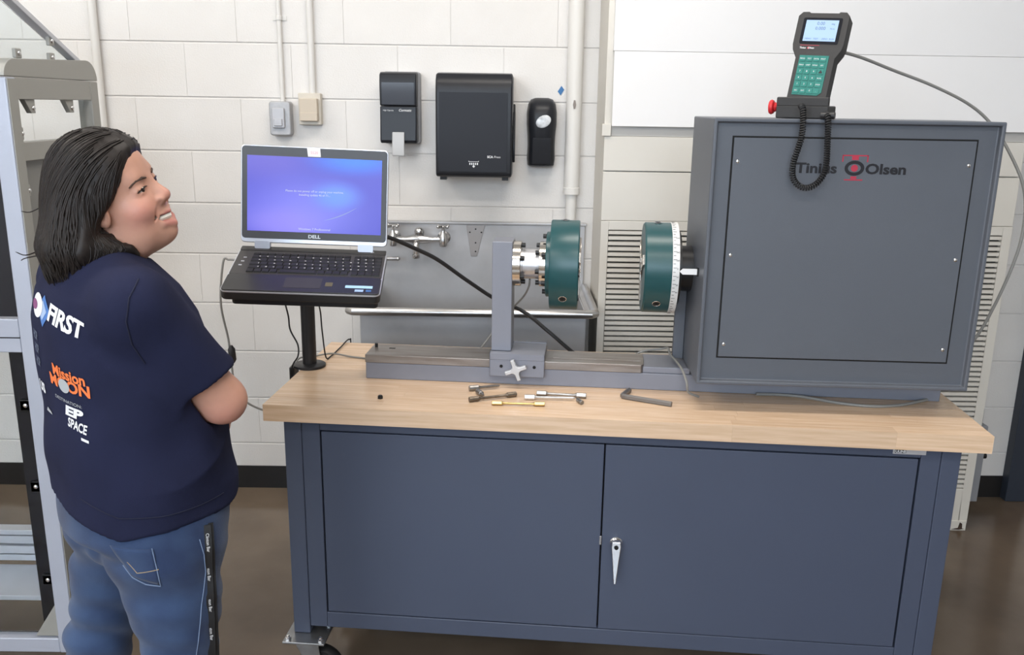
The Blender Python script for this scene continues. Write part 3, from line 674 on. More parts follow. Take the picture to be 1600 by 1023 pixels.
nt.links.new(c, b.inputs['Emission Color']); b.inputs['Emission Strength'].default_value = 1.4
scr.data.materials.clear(); scr.data.materials.append(sm)
M_scrtxt = mat('screen_white', (0.1, 0.1, 0.1), 0.5, emit=(0.75, 0.82, 1.0), estr=1.0)
M_swoosh = mat('screen_swoosh', (0.1, 0.1, 0.1), 0.5, emit=(0.30, 0.42, 1.0), estr=0.9)
lrot = (LT @ Matrix.Rotation(PI/2, 4, 'X')).to_euler()
for tx, z, s in (('Please do not power off or unplug your machine.', 0.1440, 0.0076), ('Installing update 46 of 71...', 0.1345, 0.0076)):
    lettering('screen_text', tx, s, M_scrtxt, lid, LT @ Vector((0.0, -0.0030, z)), rot=lrot, align='CENTER', depth=0.0)
lettering('screen_text', 'Windows 7 Professional', 0.0085, M_scrtxt, lid, LT @ Vector((-0.0, -0.0030, 0.0445)), rot=lrot, align='CENTER', depth=0.0)
sw_ = MB()
pts = [Vector((0.025 + 0.085*t, -0.0030, 0.072 + 0.018*t + 0.018*t*t)) for t in [i/12 for i in range(13)]]
for i in range(12):
    w0 = 0.0012*math.sin(PI*i/12)+0.0002; w1 = 0.0012*math.sin(PI*(i+1)/12)+0.0002
    sw_.add([pts[i]-Vector((0,0,w0)), pts[i+1]-Vector((0,0,w1)), pts[i+1]+Vector((0,0,w1)), pts[i]+Vector((0,0,w0))], [(0,1,2,3)])
LL(sw_, 'screen_swoosh', M_swoosh, lid)
lettering('lettering', 'DELL', 0.0125, mat('dell_grey', (0.4, 0.4, 0.4), 0.3, 0.5), lid, LT @ Vector((0.0, -0.0026, 0.0238)), rot=lrot, align='CENTER', bold=0.0003, sx=1.15)
LL(MB().prism([(-0.018, 0.2365), (0.015, 0.2365), (0.013, 0.2585), (-0.021, 0.2585)], -0.0030, -0.0022, 'y'), 'paper_tag', mat('paper_tag', (0.78, 0.76, 0.78), 0.7), lid)
lettering('tag_text', '5520', 0.010, mat('tag_pink', (0.6, 0.25, 0.3), 0.6), lid, LT @ Vector((-0.002, -0.0032, 0.2435)), rot=lrot, align='CENTER', depth=0.0)
for s in (-1, 1): LL(MB().prism(rounded(s*0.135-0.020, s*0.135+0.020, -0.008, 0.012, 0.004), -0.0035, 0.010, 'y'), 'hinge', mat('hinge_grey', (0.33, 0.34, 0.38), 0.35, 0.6), lid)

# ------------------------------------------------------------------ post stand clamped to the bench edge
PX, PY = -0.584, -0.999
stn = thing('laptop_stand', 'black post stand with tray clamped to the left edge of the worktop', 'stand', (PX, PY, 0.853))
M_stand = mat('stand_black', (0.013, 0.013, 0.015), 0.38)
MB().lathe([(0.045, 0), (0.047, 0.001), (0.047, 0.007), (0.044, 0.009), (0.024, 0.009), (0.0205, 0.011)], (0, 0, 0), 'z', 40).build('base', M_stand, stn)
MB().cyl((0, 0, 0.009), (0, 0, 0.345), 0.0205, n=28).build('post', M_stand, stn)
MB().box(-0.055, -0.040, -0.03, 0.03, -0.080, 0.004).box(-0.055, -0.005, -0.025, 0.025, -0.080, -0.070).build('clamp', M_stand, stn, 0.003)
MB().cyl((-0.03, 0, -0.070), (-0.03, 0, -0.046), 0.006, n=12).build('clamp_screw', M_blackox, stn)
tr_m = Matrix.Translation(-Vector((PX, PY, 0.853))) @ Matrix.Translation(LO) @ LM
tray = MB().prism(rounded(-0.168, 0.186, 0.008, 0.262, 0.01), -0.0440, -0.0285, 'z').xf(tr_m).build('tray', M_stand, stn, 0.003)
ac = tr_m @ Vector((-0.02, 0.16, -0.044))
MB().tube([(0, 0, 0.335), tuple(Vector((0, 0, 0.335)).lerp(ac, 0.5)), tuple(ac)], 0.016, 12).build('arm', M_stand, stn)
cable('laptop_power_cord', 'grey power cord hanging from the left side of the laptop', [LO + LM.to_3x3() @ Vector(q) for q in ((-0.193, 0.185, -0.012), (-0.212, 0.186, -0.012), (-0.226, 0.182, -0.018))] + [Vector(q) for q in ((-0.752, -1.25, 1.10), (-0.742, -1.24, 1.00), (-0.735, -1.25, 0.935), (-0.725, -1.255, 0.86), (-0.70, -1.25, 0.825), (-0.66, -1.24, 0.80), (-0.62, -1.23, 0.79), (-0.60, -1.20, 0.74), (-0.60, -1.15, 0.50), (-0.60, -1.12, 0.01))], 0.0028, M_greycable)
tag(MB().tube([(0, 0, 0.028), (0.001, 0, 0.018), (0.003, 0, -0.012), (0.004, 0, -0.02)], [0.004, 0.0095, 0.0095, 0.004], 14).build('ferrite_bead', M_black, loc=(-0.7345, -1.2455, 0.955)), 'black ferrite bead on the grey laptop power cord', 'ferrite bead')
cable('thin_black_cord', 'thin black cord hanging left of the stand post', [(-0.628, -1.13, 1.13), (-0.634, -1.03, 1.02), (-0.632, -1.02, 0.97), (-0.612, -1.02, 0.925), (-0.609, -1.035, 0.895), (-0.622, -1.045, 0.872), (-0.632, -1.03, 0.835), (-0.622, -0.99, 0.79), (-0.59, -0.90, 0.74), (-0.58, -0.85, 0.5), (-0.58, -0.85, 0.01)], 0.0024, M_blackrub)
cable('thin_black_cord', 'thin black cord hanging right of the stand post', [(-0.545, -1.13, 1.13), (-0.553, -0.98, 1.03), (-0.553, -0.955, 0.95), (-0.548, -0.94, 0.865), (-0.54, -0.90, 0.857), (-0.53, -0.80, 0.857), (-0.52, -0.695, 0.855), (-0.52, -0.675, 0.80), (-0.52, -0.67, 0.4), (-0.52, -0.67, 0.01)], 0.0022, M_blackrub)
cable('grey_bench_cord', 'thin grey cord lying on the worktop behind the post stand', [(-0.645, -0.965, 0.80), (-0.632, -0.945, 0.857), (-0.60, -0.915, 0.857), (-0.54, -0.897, 0.8635), (-0.48, -0.905, 0.857), (-0.42, -0.93, 0.857), (-0.40, -0.98, 0.857)], 0.0028, M_greycable)
cable('thick_black_cord', 'thick black cord swagged from the laptop to the machine bed', [LO + LM.to_3x3() @ Vector((0.150, 0.285, 0.030)), LO + LM.to_3x3() @ Vector((0.196, 0.285, 0.022)), (-0.265, -1.085, 1.228), (-0.20, -1.03, 1.185), (-0.12, -0.97, 1.115), (-0.03, -0.92, 1.045), (0.05, -0.895, 1.005), B(0.72, 0.47, 0.10), B(0.80, 0.47, 0.035), B(0.86, 0.475, 0.007), B(0.95, 0.48, 0.007), B(1.20, 0.50, 0.007)], 0.0058, M_blackrub, 10)

# ------------------------------------------------------------------ stainless sink on the wall
M_ss = mat('sink_steel', (0.50, 0.495, 0.50), 0.46, 0.72, var=0.22, vscale=3.2, rvar=0.10, bump=0.04, bscale=30)
SX0, SX1, SY, SZ = -0.556, 0.312, -0.50, 0.905
sk = thing('sink', 'stainless steel utility sink with tall backsplash on the block wall', 'sink', (0, 0, 0))
sp_ = MB().box(SX0, SX1-0.004, -0.020, -0.008, 0.58, 1.158).box(SX0, SX1, -0.030, -0.0065, 1.153, 1.164)
sp_.build('backsplash', M_ss, sk, 0.003)
bs = MB()
bs.box(-0.520, -0.516, SY+0.02, -0.02, 0.58, SZ).box(0.276, 0.280, SY+0.02, -0.02, 0.58, SZ).box(-0.520, 0.280, SY+0.016, SY+0.020, 0.58, SZ).box(-0.520, 0.280, SY+0.016, -0.02, 0.578, 0.582)
bs.box(SX0, -0.516, SY+0.01, -0.02, SZ-0.004, SZ).box(0.276, SX1, SY+0.01, -0.02, SZ-0.004, SZ)
bs.build('basin', M_ss, sk, 0.002)
rim = smooth_path([(SX0, -0.03, SZ), (SX0, -0.3, SZ), (SX0, SY+0.03, SZ)], 3)[:-1] + [Vector((SX0, SY+0.012, SZ)), Vector((SX0+0.012, SY, SZ)), Vector((0, SY, SZ)), Vector((SX1-0.012, SY, SZ)), Vector((SX1, SY+0.012, SZ)), Vector((SX1, -0.03, SZ))]
MB().tube(rim, 0.0155, 14).build('rolled_rim', mat('rim_steel', (0.56, 0.55, 0.54), 0.3, 0.95, var=0.15, vscale=6), sk)
for x in (-0.50, 0.26):
    for y in (SY+0.04, -0.06): MB().cyl((x, y, 0), (x, y, 0.58), 0.02, n=14).build('leg', M_ss, sk)
bp = MB().prism([(-0.166, 1.150), (-0.092, 1.150), (-0.123, 1.025), (-0.147, 1.025)], -0.0245, -0.0202, 'y').build('hanger_plate', mat('hanger_plate_steel', (0.36, 0.34, 0.33), 0.45, 0.8), sk, 0.001)
for x, z in ((-0.152, 1.122), (-0.106, 1.122), (-0.129, 1.135), (-0.129, 1.08), (-0.129, 1.045)): MB().ball((x, -0.0245, z), 0.0032, 10, (1, 0.5, 1)).build('rivet', M_blackox, bp)

M_tap = mat('worn_chrome', (0.60, 0.60, 0.60), 0.24, 1.0, var=0.2, vscale=25)
fa = thing('faucet', 'chrome two-handle wall faucet on the sink backsplash', 'faucet', (0, -0.020, 1.10))
YF = -0.055
for x in (-0.452, -0.255):
    vb = MB().lathe([(0.026, 0), (0.026, 0.003), (0.020, 0.006), (0.013, 0.012), (0.013, -YF)], (0, 0, 0), 'y', 20).xf(Matrix.Translation((x, 0, 0.0)) @ Matrix.Diagonal((1, -1, 1, 1)))
    vb.lathe([(0.010, -0.030), (0.014, -0.028), (0.0165, -0.015), (0.0165, 0.012), (0.011, 0.02), (0.009, 0.034), (0.006, 0.036), (0.006, 0.046)], (x, YF, 0), 'z', 18)
    vv = vb.build('valve', M_tap, fa)
    h = MB(); 
    for k in range(4):
        a = PI/4 + k*PI/2; e = Vector((x+0.026*math.cos(a), YF+0.026*math.sin(a), 0.050)); h.tube([(x, YF, 0.049), tuple(e)], [0.006, 0.0048], 10); h.ball(tuple(e), 0.0062, 10)
    h.ball((x, YF, 0.049), 0.010, 12, (1, 1, 0.7))
    h.build('cross_handle', M_tap, vv)
MB().tube([(-0.452, YF, 0), (-0.40, YF, -0.002), (-0.37, YF, 0.0), (-0.335, YF, 0.0), (-0.30, YF, -0.002), (-0.255, YF, 0)], [0.011, 0.011, 0.018, 0.018, 0.011, 0.011], 16).build('body', M_tap, fa)
MB().ball((-0.348, YF, 0.028), 0.0195, 18).lathe([(0.013, 0), (0.015, 0.02)], (-0.348, YF, 0.0), 'z', 16).build('vacuum_breaker', M_tap, fa)
MB().tube(smooth_path([(-0.356, YF, -0.005), (-0.358, YF-0.02, -0.015), (-0.359, YF-0.03, -0.035), (-0.359, YF-0.03, -0.058)], 4), 0.0115, 14).lathe([(0.0135, -0.072), (0.0145, -0.070), (0.0145, -0.058), (0.0125, -0.056)], (-0.359, YF-0.03, 0), 'z', 16).build('spout', M_tap, fa)
o = MB().tube([(-0.08, 0, 0), (-0.005, 0, 0.001)], 0.008, 12).ball((0.0, 0, 0.001), 0.009, 12).build('spray_hook', M_tap, loc=(-0.434, -0.07, 1.018)); tag(o, 'small chrome hook with ball end below the faucet', 'hook')
MB().tube([(-0.07, 0, 0), (-0.07, 0.048, 0)], 0.006, 10).build('bracket', M_tap, o)

# ------------------------------------------------------------------ dispensers on the wall
M_disp = mat('dispenser_black', (0.018, 0.019, 0.023), 0.34, bump=0.05, bscale=300, spec=0.28)
M_smoke = mat('smoked_plastic', (0.060, 0.066, 0.080), 0.22, spec=0.35)
M_pgrey = mat('dispenser_grey', (0.30, 0.30, 0.31), 0.5)
td = thing('towel_dispenser', 'large black paper towel dispenser on the block wall', 'towel dispenser', (-0.131, 0, 1.35))
W2 = 0.141
MB().prism(rounded(-W2-0.004, W2+0.004, -0.006, 0.380, 0.02), -0.10, -0.0005, 'y').build('back_housing', M_pgrey, td, 0.004)
prof = [(-0.10, 0.002), (-0.185, 0.002), (-0.196, 0.012), (-0.198, 0.05), (-0.196, 0.30), (-0.194, 0.325), (-0.188, 0.352), (-0.165, 0.374), (-0.10, 0.380)]
cv = MB().prism(prof, -W2, W2, 'x').build('cover', M_disp, td, 0.008, seg=3)
MB().prism([(-0.1995, 0.022), (-0.1985, 0.308), (-0.194, 0.308), (-0.195, 0.022)], -W2+0.013, W2-0.018, 'x').build('cover_panel', mat('dispenser_panel', (0.017, 0.018, 0.023), 0.42, spec=0.25), td, 0.0005)
MB().prism([(-0.05, 0.05), (-0.13, 0.055), (-0.14, 0.09), (-0.13, 0.14), (-0.10, 0.24), (-0.05, 0.27)], W2+0.003, W2+0.012, 'x').build('side_lever', M_disp, td, 0.003)
for x in (-W2+0.012, W2-0.036): MB().box(x, x+0.024, -0.15, -0.10, -0.012, 0.002).build('tear_bar_clip', M_black, td)
lettering('lettering', 'SCA', 0.0115, M_white_print, td, (0.050, -0.1995, 0.074), bold=0.0004)
lettering('lettering', 'Press', 0.0115, M_white_print, td, (0.074, -0.1995, 0.074), shear=0.25)
em = MB().box(-0.018, 0.018, -0.2, -0.1985, 0.059, 0.0605).box(-0.019, -0.0175, -0.2, -0.1985, 0.059, 0.063).box(0.0175, 0.019, -0.2, -0.1985, 0.059, 0.063)
for k in range(5): em.box(-0.016+k*0.007, -0.012+k*0.007, -0.2, -0.1985, 0.048, 0.0555)
em.prism([(-0.006, 0.044), (0.006, 0.044), (0.0, 0.037)], -0.2, -0.1985, 'y').box(-0.002, 0.002, -0.2, -0.1985, 0.044, 0.05)
em.build('hand_symbol', M_white_print, td, smooth=False)

sd = thing('soap_dispenser', 'narrow black soap dispenser with smoked window and grey push lever', 'soap dispenser', (-0.420, 0, 1.46))
MB().prism(rounded(-0.062, 0.078, 0.004, 0.272, 0.012), -0.05, -0.0005, 'y').build('back_plate', M_pgrey, sd, 0.003)
MB().prism([(-0.05, 0.012), (-0.108, 0.008), (-0.116, 0.02), (-0.108, 0.10), (-0.106, 0.135), (-0.106, 0.145), (-0.05, 0.145)], -0.068, 0.070, 'x').build('lower_cover', M_disp, sd, 0.005)
MB().prism([(-0.05, 0.1455), (-0.107, 0.1455), (-0.112, 0.20), (-0.112, 0.235), (-0.105, 0.262), (-0.09, 0.268), (-0.05, 0.270)], -0.068, 0.070, 'x').build('upper_cover', M_disp, sd, 0.005)
MB().prism([(-0.1085, 0.150), (-0.1135, 0.20), (-0.1135, 0.231), (-0.111, 0.231), (-0.111, 0.20), (-0.106, 0.150)], -0.060, 0.062, 'x').build('window', M_smoke, sd, 0.0008)
MB().prism([(-0.119, 0.05), (-0.128, 0.0), (-0.128, -0.036), (-0.124, -0.04), (-0.118, -0.036), (-0.112, 0.05)], -0.022, 0.024, 'x').build('push_lever', mat('lever_grey', (0.46, 0.46, 0.46), 0.4), sd, 0.003)
lettering('lettering', 'High Capacity', 0.0070, M_white_print, sd, (-0.056, -0.1085, 0.127))
lettering('lettering', 'Cormatic', 0.0125, M_white_print, sd, (0.002, -0.1085, 0.126), bold=0.0002, shear=0.3)

hs = thing('sanitizer_dispenser', 'slim black hand sanitizer dispenser with oval window', 'sanitizer dispenser', (0.124, 0, 1.385))
bdy = MB(); nn = 28; lev = [(0.0, 0.044, 0.058, 0.9), (0.006, 0.052, 0.075, 1), (0.03, 0.0545, 0.085, 1), (0.08, 0.0525, 0.092, 1), (0.115, 0.0535, 0.100, 1), (0.16, 0.0575, 0.108, 1), (0.205, 0.0575, 0.106, 1), (0.235, 0.053, 0.094, 1), (0.253, 0.042, 0.070, 1), (0.259, 0.025, 0.04, 1)]
v = []; f = []
for z, w, d, _ in lev:
    for k in range(nn):
        a = PI*k/(nn-1); e = 0.55; cx = math.copysign(abs(math.cos(a))**e, math.cos(a)); cy = abs(math.sin(a))**e
        v.append((w*cx, -0.001-d*cy, z))
for i in range(len(lev)-1):
    for k in range(nn-1): f.append((i*nn+k, i*nn+k+1, (i+1)*nn+k+1, (i+1)*nn+k))
    f.append((i*nn+nn-1, i*nn, (i+1)*nn, (i+1)*nn+nn-1))
f.append(tuple(range(nn))); f.append(tuple(range((len(lev)-1)*nn, len(lev)*nn)))
bdy.add(v, f).build('body', M_disp, hs)
ow = MB().ball((0, 0, 0), 1.0, 24, (0.030, 0.006, 0.022)).xf(Matrix.Translation((0.004, -0.1075, 0.172)) @ Matrix.Rotation(math.radians(-28), 4, 'Y')).build('oval_window', mat('clear_gel_window', (0.62, 0.64, 0.66), 0.22, var=0.35, vscale=60), hs)
MB().prism([(-0.086, 0.012), (-0.094, 0.06), (-0.100, 0.105), (-0.106, 0.112), (-0.100, 0.06), (-0.092, 0.012)], -0.036, 0.036, 'x').build('push_bar', M_disp, hs, 0.003)

# light switch boxes, conduits, drain pipe
M_cond = mat('painted_conduit', (0.70, 0.68, 0.645), 0.5)
s1 = thing('switch_box', 'grey cast metal switch box left of the beige one', 'switch', (-0.880, 0, 1.552))
MB().prism(rounded(-0.041, 0.041, -0.064, 0.064, 0.012), -0.050, -0.0005, 'y').build('box', mat('cast_grey', (0.42, 0.42, 0.43), 0.45, 0.2, var=0.1, vscale=40), s1, 0.006)
MB().prism(rounded(-0.028, 0.020, -0.036, 0.040, 0.006), -0.062, -0.048, 'y').build('cover_plate', mat('cast_grey2', (0.47, 0.47, 0.49), 0.45, 0.2), s1, 0.004)
MB().box(-0.020, 0.012, -0.068, -0.060, -0.028, 0.0).build('rocker', mat('cast_grey2', (0.47, 0.47, 0.49)), s1, 0.003)
s2 = thing('switch_box', 'beige surface switch box right of the grey one', 'switch', (-0.768, 0, 1.592))
MB().prism(rounded(-0.043, 0.043, -0.062, 0.056, 0.005), -0.035, -0.0005, 'y').build('box', mat('beige_box', (0.60, 0.55, 0.47), 0.5), s2, 0.003)
MB().box(-0.034, 0.034, -0.058, -0.034, -0.048, 0.036).build('cover_plate', mat('beige_cover', (0.56, 0.48, 0.38), 0.5), s2, 0.003)
MB().box(-0.033, 0.033, -0.060, -0.056, -0.047, -0.016).build('rocker', mat('beige_cover', (0.56, 0.48, 0.38)), s2, 0.0015)
def pipe(name, label, x, z0, z1, r, y=None, cat='conduit', straps=()):
    t = thing(name, label, cat, (x, 0, z0)); y = -(r+0.004) if y is None else y
    MB().cyl((0, y, 0), (0, y, z1-z0), r, n=20).build('tube', M_cond, t)
    for z in straps:
        MB().lathe([(r+0.002, -0.008), (r+0.003, -0.007), (r+0.003, 0.007), (r+0.002, 0.008)], (0, y, z-z0), 'z', 20).build('strap', M_cond, t)
        MB().box(-r-0.018, r+0.018, -0.004, -0.0005, z-z0-0.008, z-z0+0.008).build('strap_foot', M_cond, t)
    return t
pipe('conduit', 'thin white painted conduit above the grey switch box', -0.875, 1.612, RH, 0.0085, straps=(1.92, 2.6))
pipe('conduit', 'white painted conduit above the beige switch box', -0.758, 1.644, RH, 0.0125, straps=(2.4,))
pipe('conduit', 'white painted conduit behind the framed enclosure at left', -1.572, 0.0, RH, 0.0155, straps=(2.3,))
dp = pipe('vent_pipe', 'thick white painted pipe on the wall beside the sanitizer', 0.246, 1.285, RH, 0.030, -0.036, 'pipe', straps=(2.5,))
MB().cyl((0.0, -0.036, -0.1185), (0.0, -0.036, 0.002), 0.0205, n=18).build('lower_pipe', M_cond, dp)
MB().lathe([(0.026, -0.006), (0.0325, -0.005), (0.0325, 0.02), (0.03, 0.022)], (0, -0.036, 0), 'z', 20).build('coupling', M_cond, dp)
MB().prism([(-0.003, 0.32), (0.003, 0.32), (0.006, 0.335), (0.003, 0.352), (-0.003, 0.352), (-0.006, 0.335)], -0.0685, -0.065, 'y').build('scuff_mark', mat('rust_mark', (0.25, 0.22, 0.2), 0.7), dp)
o = MB().prism([(-0.012, -0.003), (0.0, -0.018), (0.013, 0.004), (0.002, 0.018)], -0.002, -0.0005, 'y').build('tape_scrap', mat('blue_tape', (0.05, 0.17, 0.38), 0.6), loc=(0.196, 0, 1.672)); tag(o, 'scrap of blue masking tape on the wall', 'tape')

# ------------------------------------------------------------------ tall unit ventilator with louvres
M_vent = mat('ventilator_cream', (0.665, 0.635, 0.575), 0.45, var=0.03, vscale=3)
M_sheet = mat('white_sheet', (0.78, 0.77, 0.765), 0.5, var=0.015, vscale=2)
VX0, VX1, VY = 0.338, 1.842, -0.318
vt = thing('ventilator_cabinet', 'tall cream ventilator cabinet with louvred grille behind the machine', 'ventilator', ((VX0+VX1)/2, -0.16, 0))
V = lambda mb: mb.xf(Matrix.Translation((-(VX0+VX1)/2, 0.16, 0)))
V(MB().box(VX0, VX1, VY+0.022, -0.0005, 0.03, RH-0.002)).build('casing', M_vent, vt, 0.003)
GX0, GX1, GZ0, GZ1 = 0.366, 1.808, 0.178, 1.180
fr = MB()
for x0, x1, z0, z1 in ((VX0, GX0, 0.03, 1.212), (GX1, VX1, 0.03, 1.212)): fr.box(x0, x1, VY, VY+0.022, z0, z1)
fr.box(GX0, GX1, VY, VY+0.022, GZ1, 1.212).box(GX0, GX1, VY, VY+0.022, 0.03, GZ0)
V(fr).build('grille_frame', M_vent, vt, 0.0015)
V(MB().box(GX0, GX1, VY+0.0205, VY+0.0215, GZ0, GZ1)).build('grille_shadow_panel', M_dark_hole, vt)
ns = 50; pit = (GZ1-GZ0)/ns
sl = V(MB().prism([(VY+0.001, 0.0), (VY+0.0035, -0.001), (VY+0.019, 0.0105), (VY+0.019, 0.0135), (VY+0.001, 0.0115)], GX0+0.001, GX1-0.001, 'x')).build('louvre_slat', M_vent, vt, smooth=False)
sl.location = (0, 0, GZ0+0.004)
for k in range(1, ns): copy_of(sl, 'louvre_slat', vt, (0, 0, GZ0+0.004+k*pit))
V(MB().box(VX0, VX1, VY+0.002, VY+0.022, 1.2135, 1.3885)).build('lower_panel', M_vent, vt, 0.002)
V(MB().box(VX0, VX1, VY+0.002, VY+0.022, 1.3925, 1.513)).build('upper_panel', M_vent, vt, 0.002)
V(MB().box(VX0+0.024, VX1, VY+0.008, VY+0.022, 1.514, 1.552)).build('recessed_band', mat('band_shade_grey', (0.52, 0.50, 0.47), 0.5), vt, 0.001)  # greyer colour carries the shade under the hung sheet
V(MB().box(VX0-0.01, VX0+0.022, VY-0.006, VY+0.022, 1.514, 1.556)).build('corner_bracket', M_vent, vt, 0.002)
V(MB().prism([(VY-0.013, 1.549), (VY-0.011, 1.549), (VY+0.0035, 1.803), (VY+0.0015, 1.803)], VX0+0.023, VX1+0.003, 'x')).build('hung_sheet', M_sheet, vt)
V(MB().box(VX0+0.020, VX1+0.003, VY+0.0012, VY+0.022, 1.8036, RH-0.01)).build('top_sheet', M_sheet, vt, 0.0015)
V(MB().box(VX1-0.075, VX1-0.003, VY-0.004, VY+0.022, 0.0, 0.042)).build('foot', M_vent, vt, 0.002)
V(MB().box(VX0+0.003, VX0+0.075, VY-0.004, VY+0.022, 0.0, 0.042)).build('foot', M_vent, vt, 0.002)
V(MB().prism([(VX1-0.062, 0.006), (VX1-0.035, 0.012), (VX1-0.03, 0.036), (VX1-0.02, 0.03), (VX1-0.018, 0.010), (VX1-0.01, 0.008), (VX1-0.03, 0.004)], VY-0.0048, VY-0.0035, 'y')).build('chipped_paint', mat('bare_rust', (0.05, 0.03, 0.02), 0.8), vt)
eb = thing('disconnect_box', 'grey electrical box on the right side of the ventilator', 'electrical box', (1.868, -0.25, 0.11))
MB().box(-0.0255, 0.018, -0.04, 0.05, 0, 0.32).build('enclosure', mat('box_grey', (0.30, 0.31, 0.33), 0.45, 0.3), eb, 0.004)
MB().cyl((0.018, -0.02, 0.19), (0.034, -0.02, 0.19), 0.012, n=14).build('switch_lever', M_blackox, eb)
MB().cyl((0, 0, 0.32), (0, 0, 0.38), 0.012, n=14).build('conduit_stub', mat('box_grey', (0.3, .31, .33)), eb)

# ------------------------------------------------------------------ framed enclosure at the left
EX, EY0, EY1 = -1.245, -1.25, -0.752
M_prof = mat('profile_aluminium', (0.42, 0.445, 0.52), 0.40, 0.25, var=0.04, vscale=6)
M_prof_shade = mat('profile_shaded_grey', (0.33, 0.325, 0.30), 0.45, 0.25)  # darker copy of the profile colour, side-face shade painted in
M_acr = mat('clear_acrylic', (0.93, 0.96, 0.97), 0.03, trans=1.0, ior=1.12)
M_tint = mat('dark_tinted_panel', (0.012, 0.012, 0.016), 0.18)
en = thing('framed_enclosure', 'aluminium framed safety enclosure with clear panels at left', 'enclosure', (EX-0.4, -1.0, 0))
T = lambda mb: mb.xf(Matrix.Translation((-(EX-0.4), 1.0, 0)))
XL = EX - 1.15
for (x, y, nm) in ((EX, EY0, 1), (XL+0.046, EY0, 1)):
    T(MB().box(x-0.046, x, EY0, EY0+0.046, 0.045, 1.664)).build('post', M_prof, en, 0.004)
for x in (EX, XL+0.046): T(MB().box(x-0.046, x, EY1-0.046, EY1, 0.045, 1.664)).build('post', M_prof_shade, en, 0.004)
# front post side face: added strip whose grey-beige paints in its shade
T(MB().box(EX+0.0003, EX+0.0022, EY0+0.003, EY0+0.044, 0.05, 1.66)).build('side_shade_strip', M_prof_shade, en)
def crown(x0, x1):
    n = 8; pr = [(EY0-0.004, 1.666), (EY1, 1.666)] + [(EY1-0.06+0.06*math.cos(a), 1.668+0.055*math.sin(a)) for a in [PI/2*k/n for k in range(n+1)]] + [(EY0+0.056-0.06*math.sin(a), 1.668+0.042*math.cos(a)) for a in [PI/2*k/n for k in range(n+1)]]
    return MB().prism(pr, x0, x1, 'x')
T(crown(EX-0.046, EX)).build('top_rail', M_prof_shade, en, 0.003)
T(crown(XL, XL+0.046)).build('top_rail', M_prof_shade, en, 0.003)
T(MB().box(EX-0.010, EX-0.002, EY0+0.046, EY1-0.046, 1.61, 1.664)).build('valance', M_prof_shade, en, 0.002)
T(MB().box(EX-0.042, EX-0.004, EY0+0.046, EY1-0.046, 1.455, 1.503)).build('side_rail', M_prof_shade, en, 0.002)
T(MB().box(EX-0.030, EX-0.024, EY0+0.048, EY1-0.048, 1.50, 1.61)).build('side_pane', M_acr, en)
T(MB().box(EX-0.028, EX-0.022, EY0+0.046, EY1-0.046, 0.08, 1.455)).build('side_panel', mat('grey_side_panel', (0.20, 0.20, 0.19), 0.4), en)
for z0, z1 in ((0.955, 1.047),): 
    T(MB().box(XL+0.046, EX-0.0465, EY0+0.002, EY0+0.044, z0, z1)).build('cross_rail', M_prof, en, 0.003)
    T(MB().box(XL+0.046, EX-0.0465, EY0+0.0008, EY0+0.003, z0+0.040, z0+0.043)).build('rail_groove', M_blackox, en)
T(MB().box(XL+0.046, EX-0.0465, EY0+0.002, EY0+0.044, 1.615, 1.664)).build('cross_rail', M_prof, en, 0.003)
T(MB().box(XL+0.048, EX-0.048, EY0+0.020, EY0+0.026, 1.05, 1.613)).build('tinted_door', M_tint, en)
T(MB().box(XL+0.046, EX-0.0465, EY0+0.02, EY0+0.026, 0.10, 0.953)).build('front_pane', M_acr, en)
T(MB().box(EX-0.098, EX-0.047, EY0+0.030, EY0+0.040, 0.13, 0.95)).build('black_edge_strip', M_tint, en)
# lower extrusions and tray at the back of the enclosure
for z, nm in ((0.045, 'base_rail'),): 
    T(MB().box(XL+0.046, EX-0.046, EY0+0.002, EY0+0.044, 0.045, 0.09)).build(nm, M_prof, en, 0.003)
    T(MB().box(EX-0.044, EX-0.002, EY0+0.046, EY1-0.046, 0.045, 0.09)).build(nm, M_prof_shade, en, 0.003)
ext = MB()
for k, (z0, z1, y) in enumerate(((0.30, 0.316, 0.0), (0.268, 0.294, 0.004), (0.236, 0.262, 0.0), (0.21, 0.23, 0.004))): ext.box(XL+0.05, EX-0.06, -1.02+y, -0.98, z0, z1)
T(ext).build('slotted_extrusion', M_alu, en, 0.002)
T(MB().box(XL+0.05, EX-0.06, -1.20, -1.02, 0.185, 0.20)).build('floor_tray', M_alu, en, 0.002)
T(MB().prism([(EX-0.115, 0.095), (EX-0.047, 0.20), (EX-0.047, 0.095)], EY0+0.008, EY0+0.028, 'y')).build('gusset', M_prof_shade, en, 0.002)
def clip(x, y, z, axis):
    c = T(MB().box(x-0.016, x+0.016, y-0.010, y, z-0.016, z+0.016)).build('panel_clip', M_blackox, en, 0.003)
    T(MB().ball((x, y-0.010, z), 0.0065, 12, (1, 0.6, 1))).build('clip_bolt', M_chrome, c)
for z in (0.80, 0.56, 0.27, 0.13): clip(EX-0.066, EY0+0.030, z, 'y')
for y in (-1.14, -0.93):
    c = T(MB().prism([(y-0.02, 1.610), (y+0.03, 1.610), (y+0.03, 1.575), (y+0.01, 1.575)], EX-0.022, EX-0.008, 'x')).build('panel_bracket', M_prof_shade, en, 0.001)
    T(MB().ball((EX-0.007, y+0.020, 1.588), 0.007, 12, (0.6, 1, 1))).build('bracket_bolt', M_chrome, c)
for z in (1.525, 1.38): 
    c = T(MB().box(EX-0.012, EX-0.004, EY0+0.048, EY0+0.062, z-0.016, z+0.016)).build('panel_clip', M_prof_shade, en, 0.002)
    T(MB().ball((EX-0.003, EY0+0.055, z), 0.006, 12, (0.6, 1, 1))).build('clip_bolt', M_chrome, c)
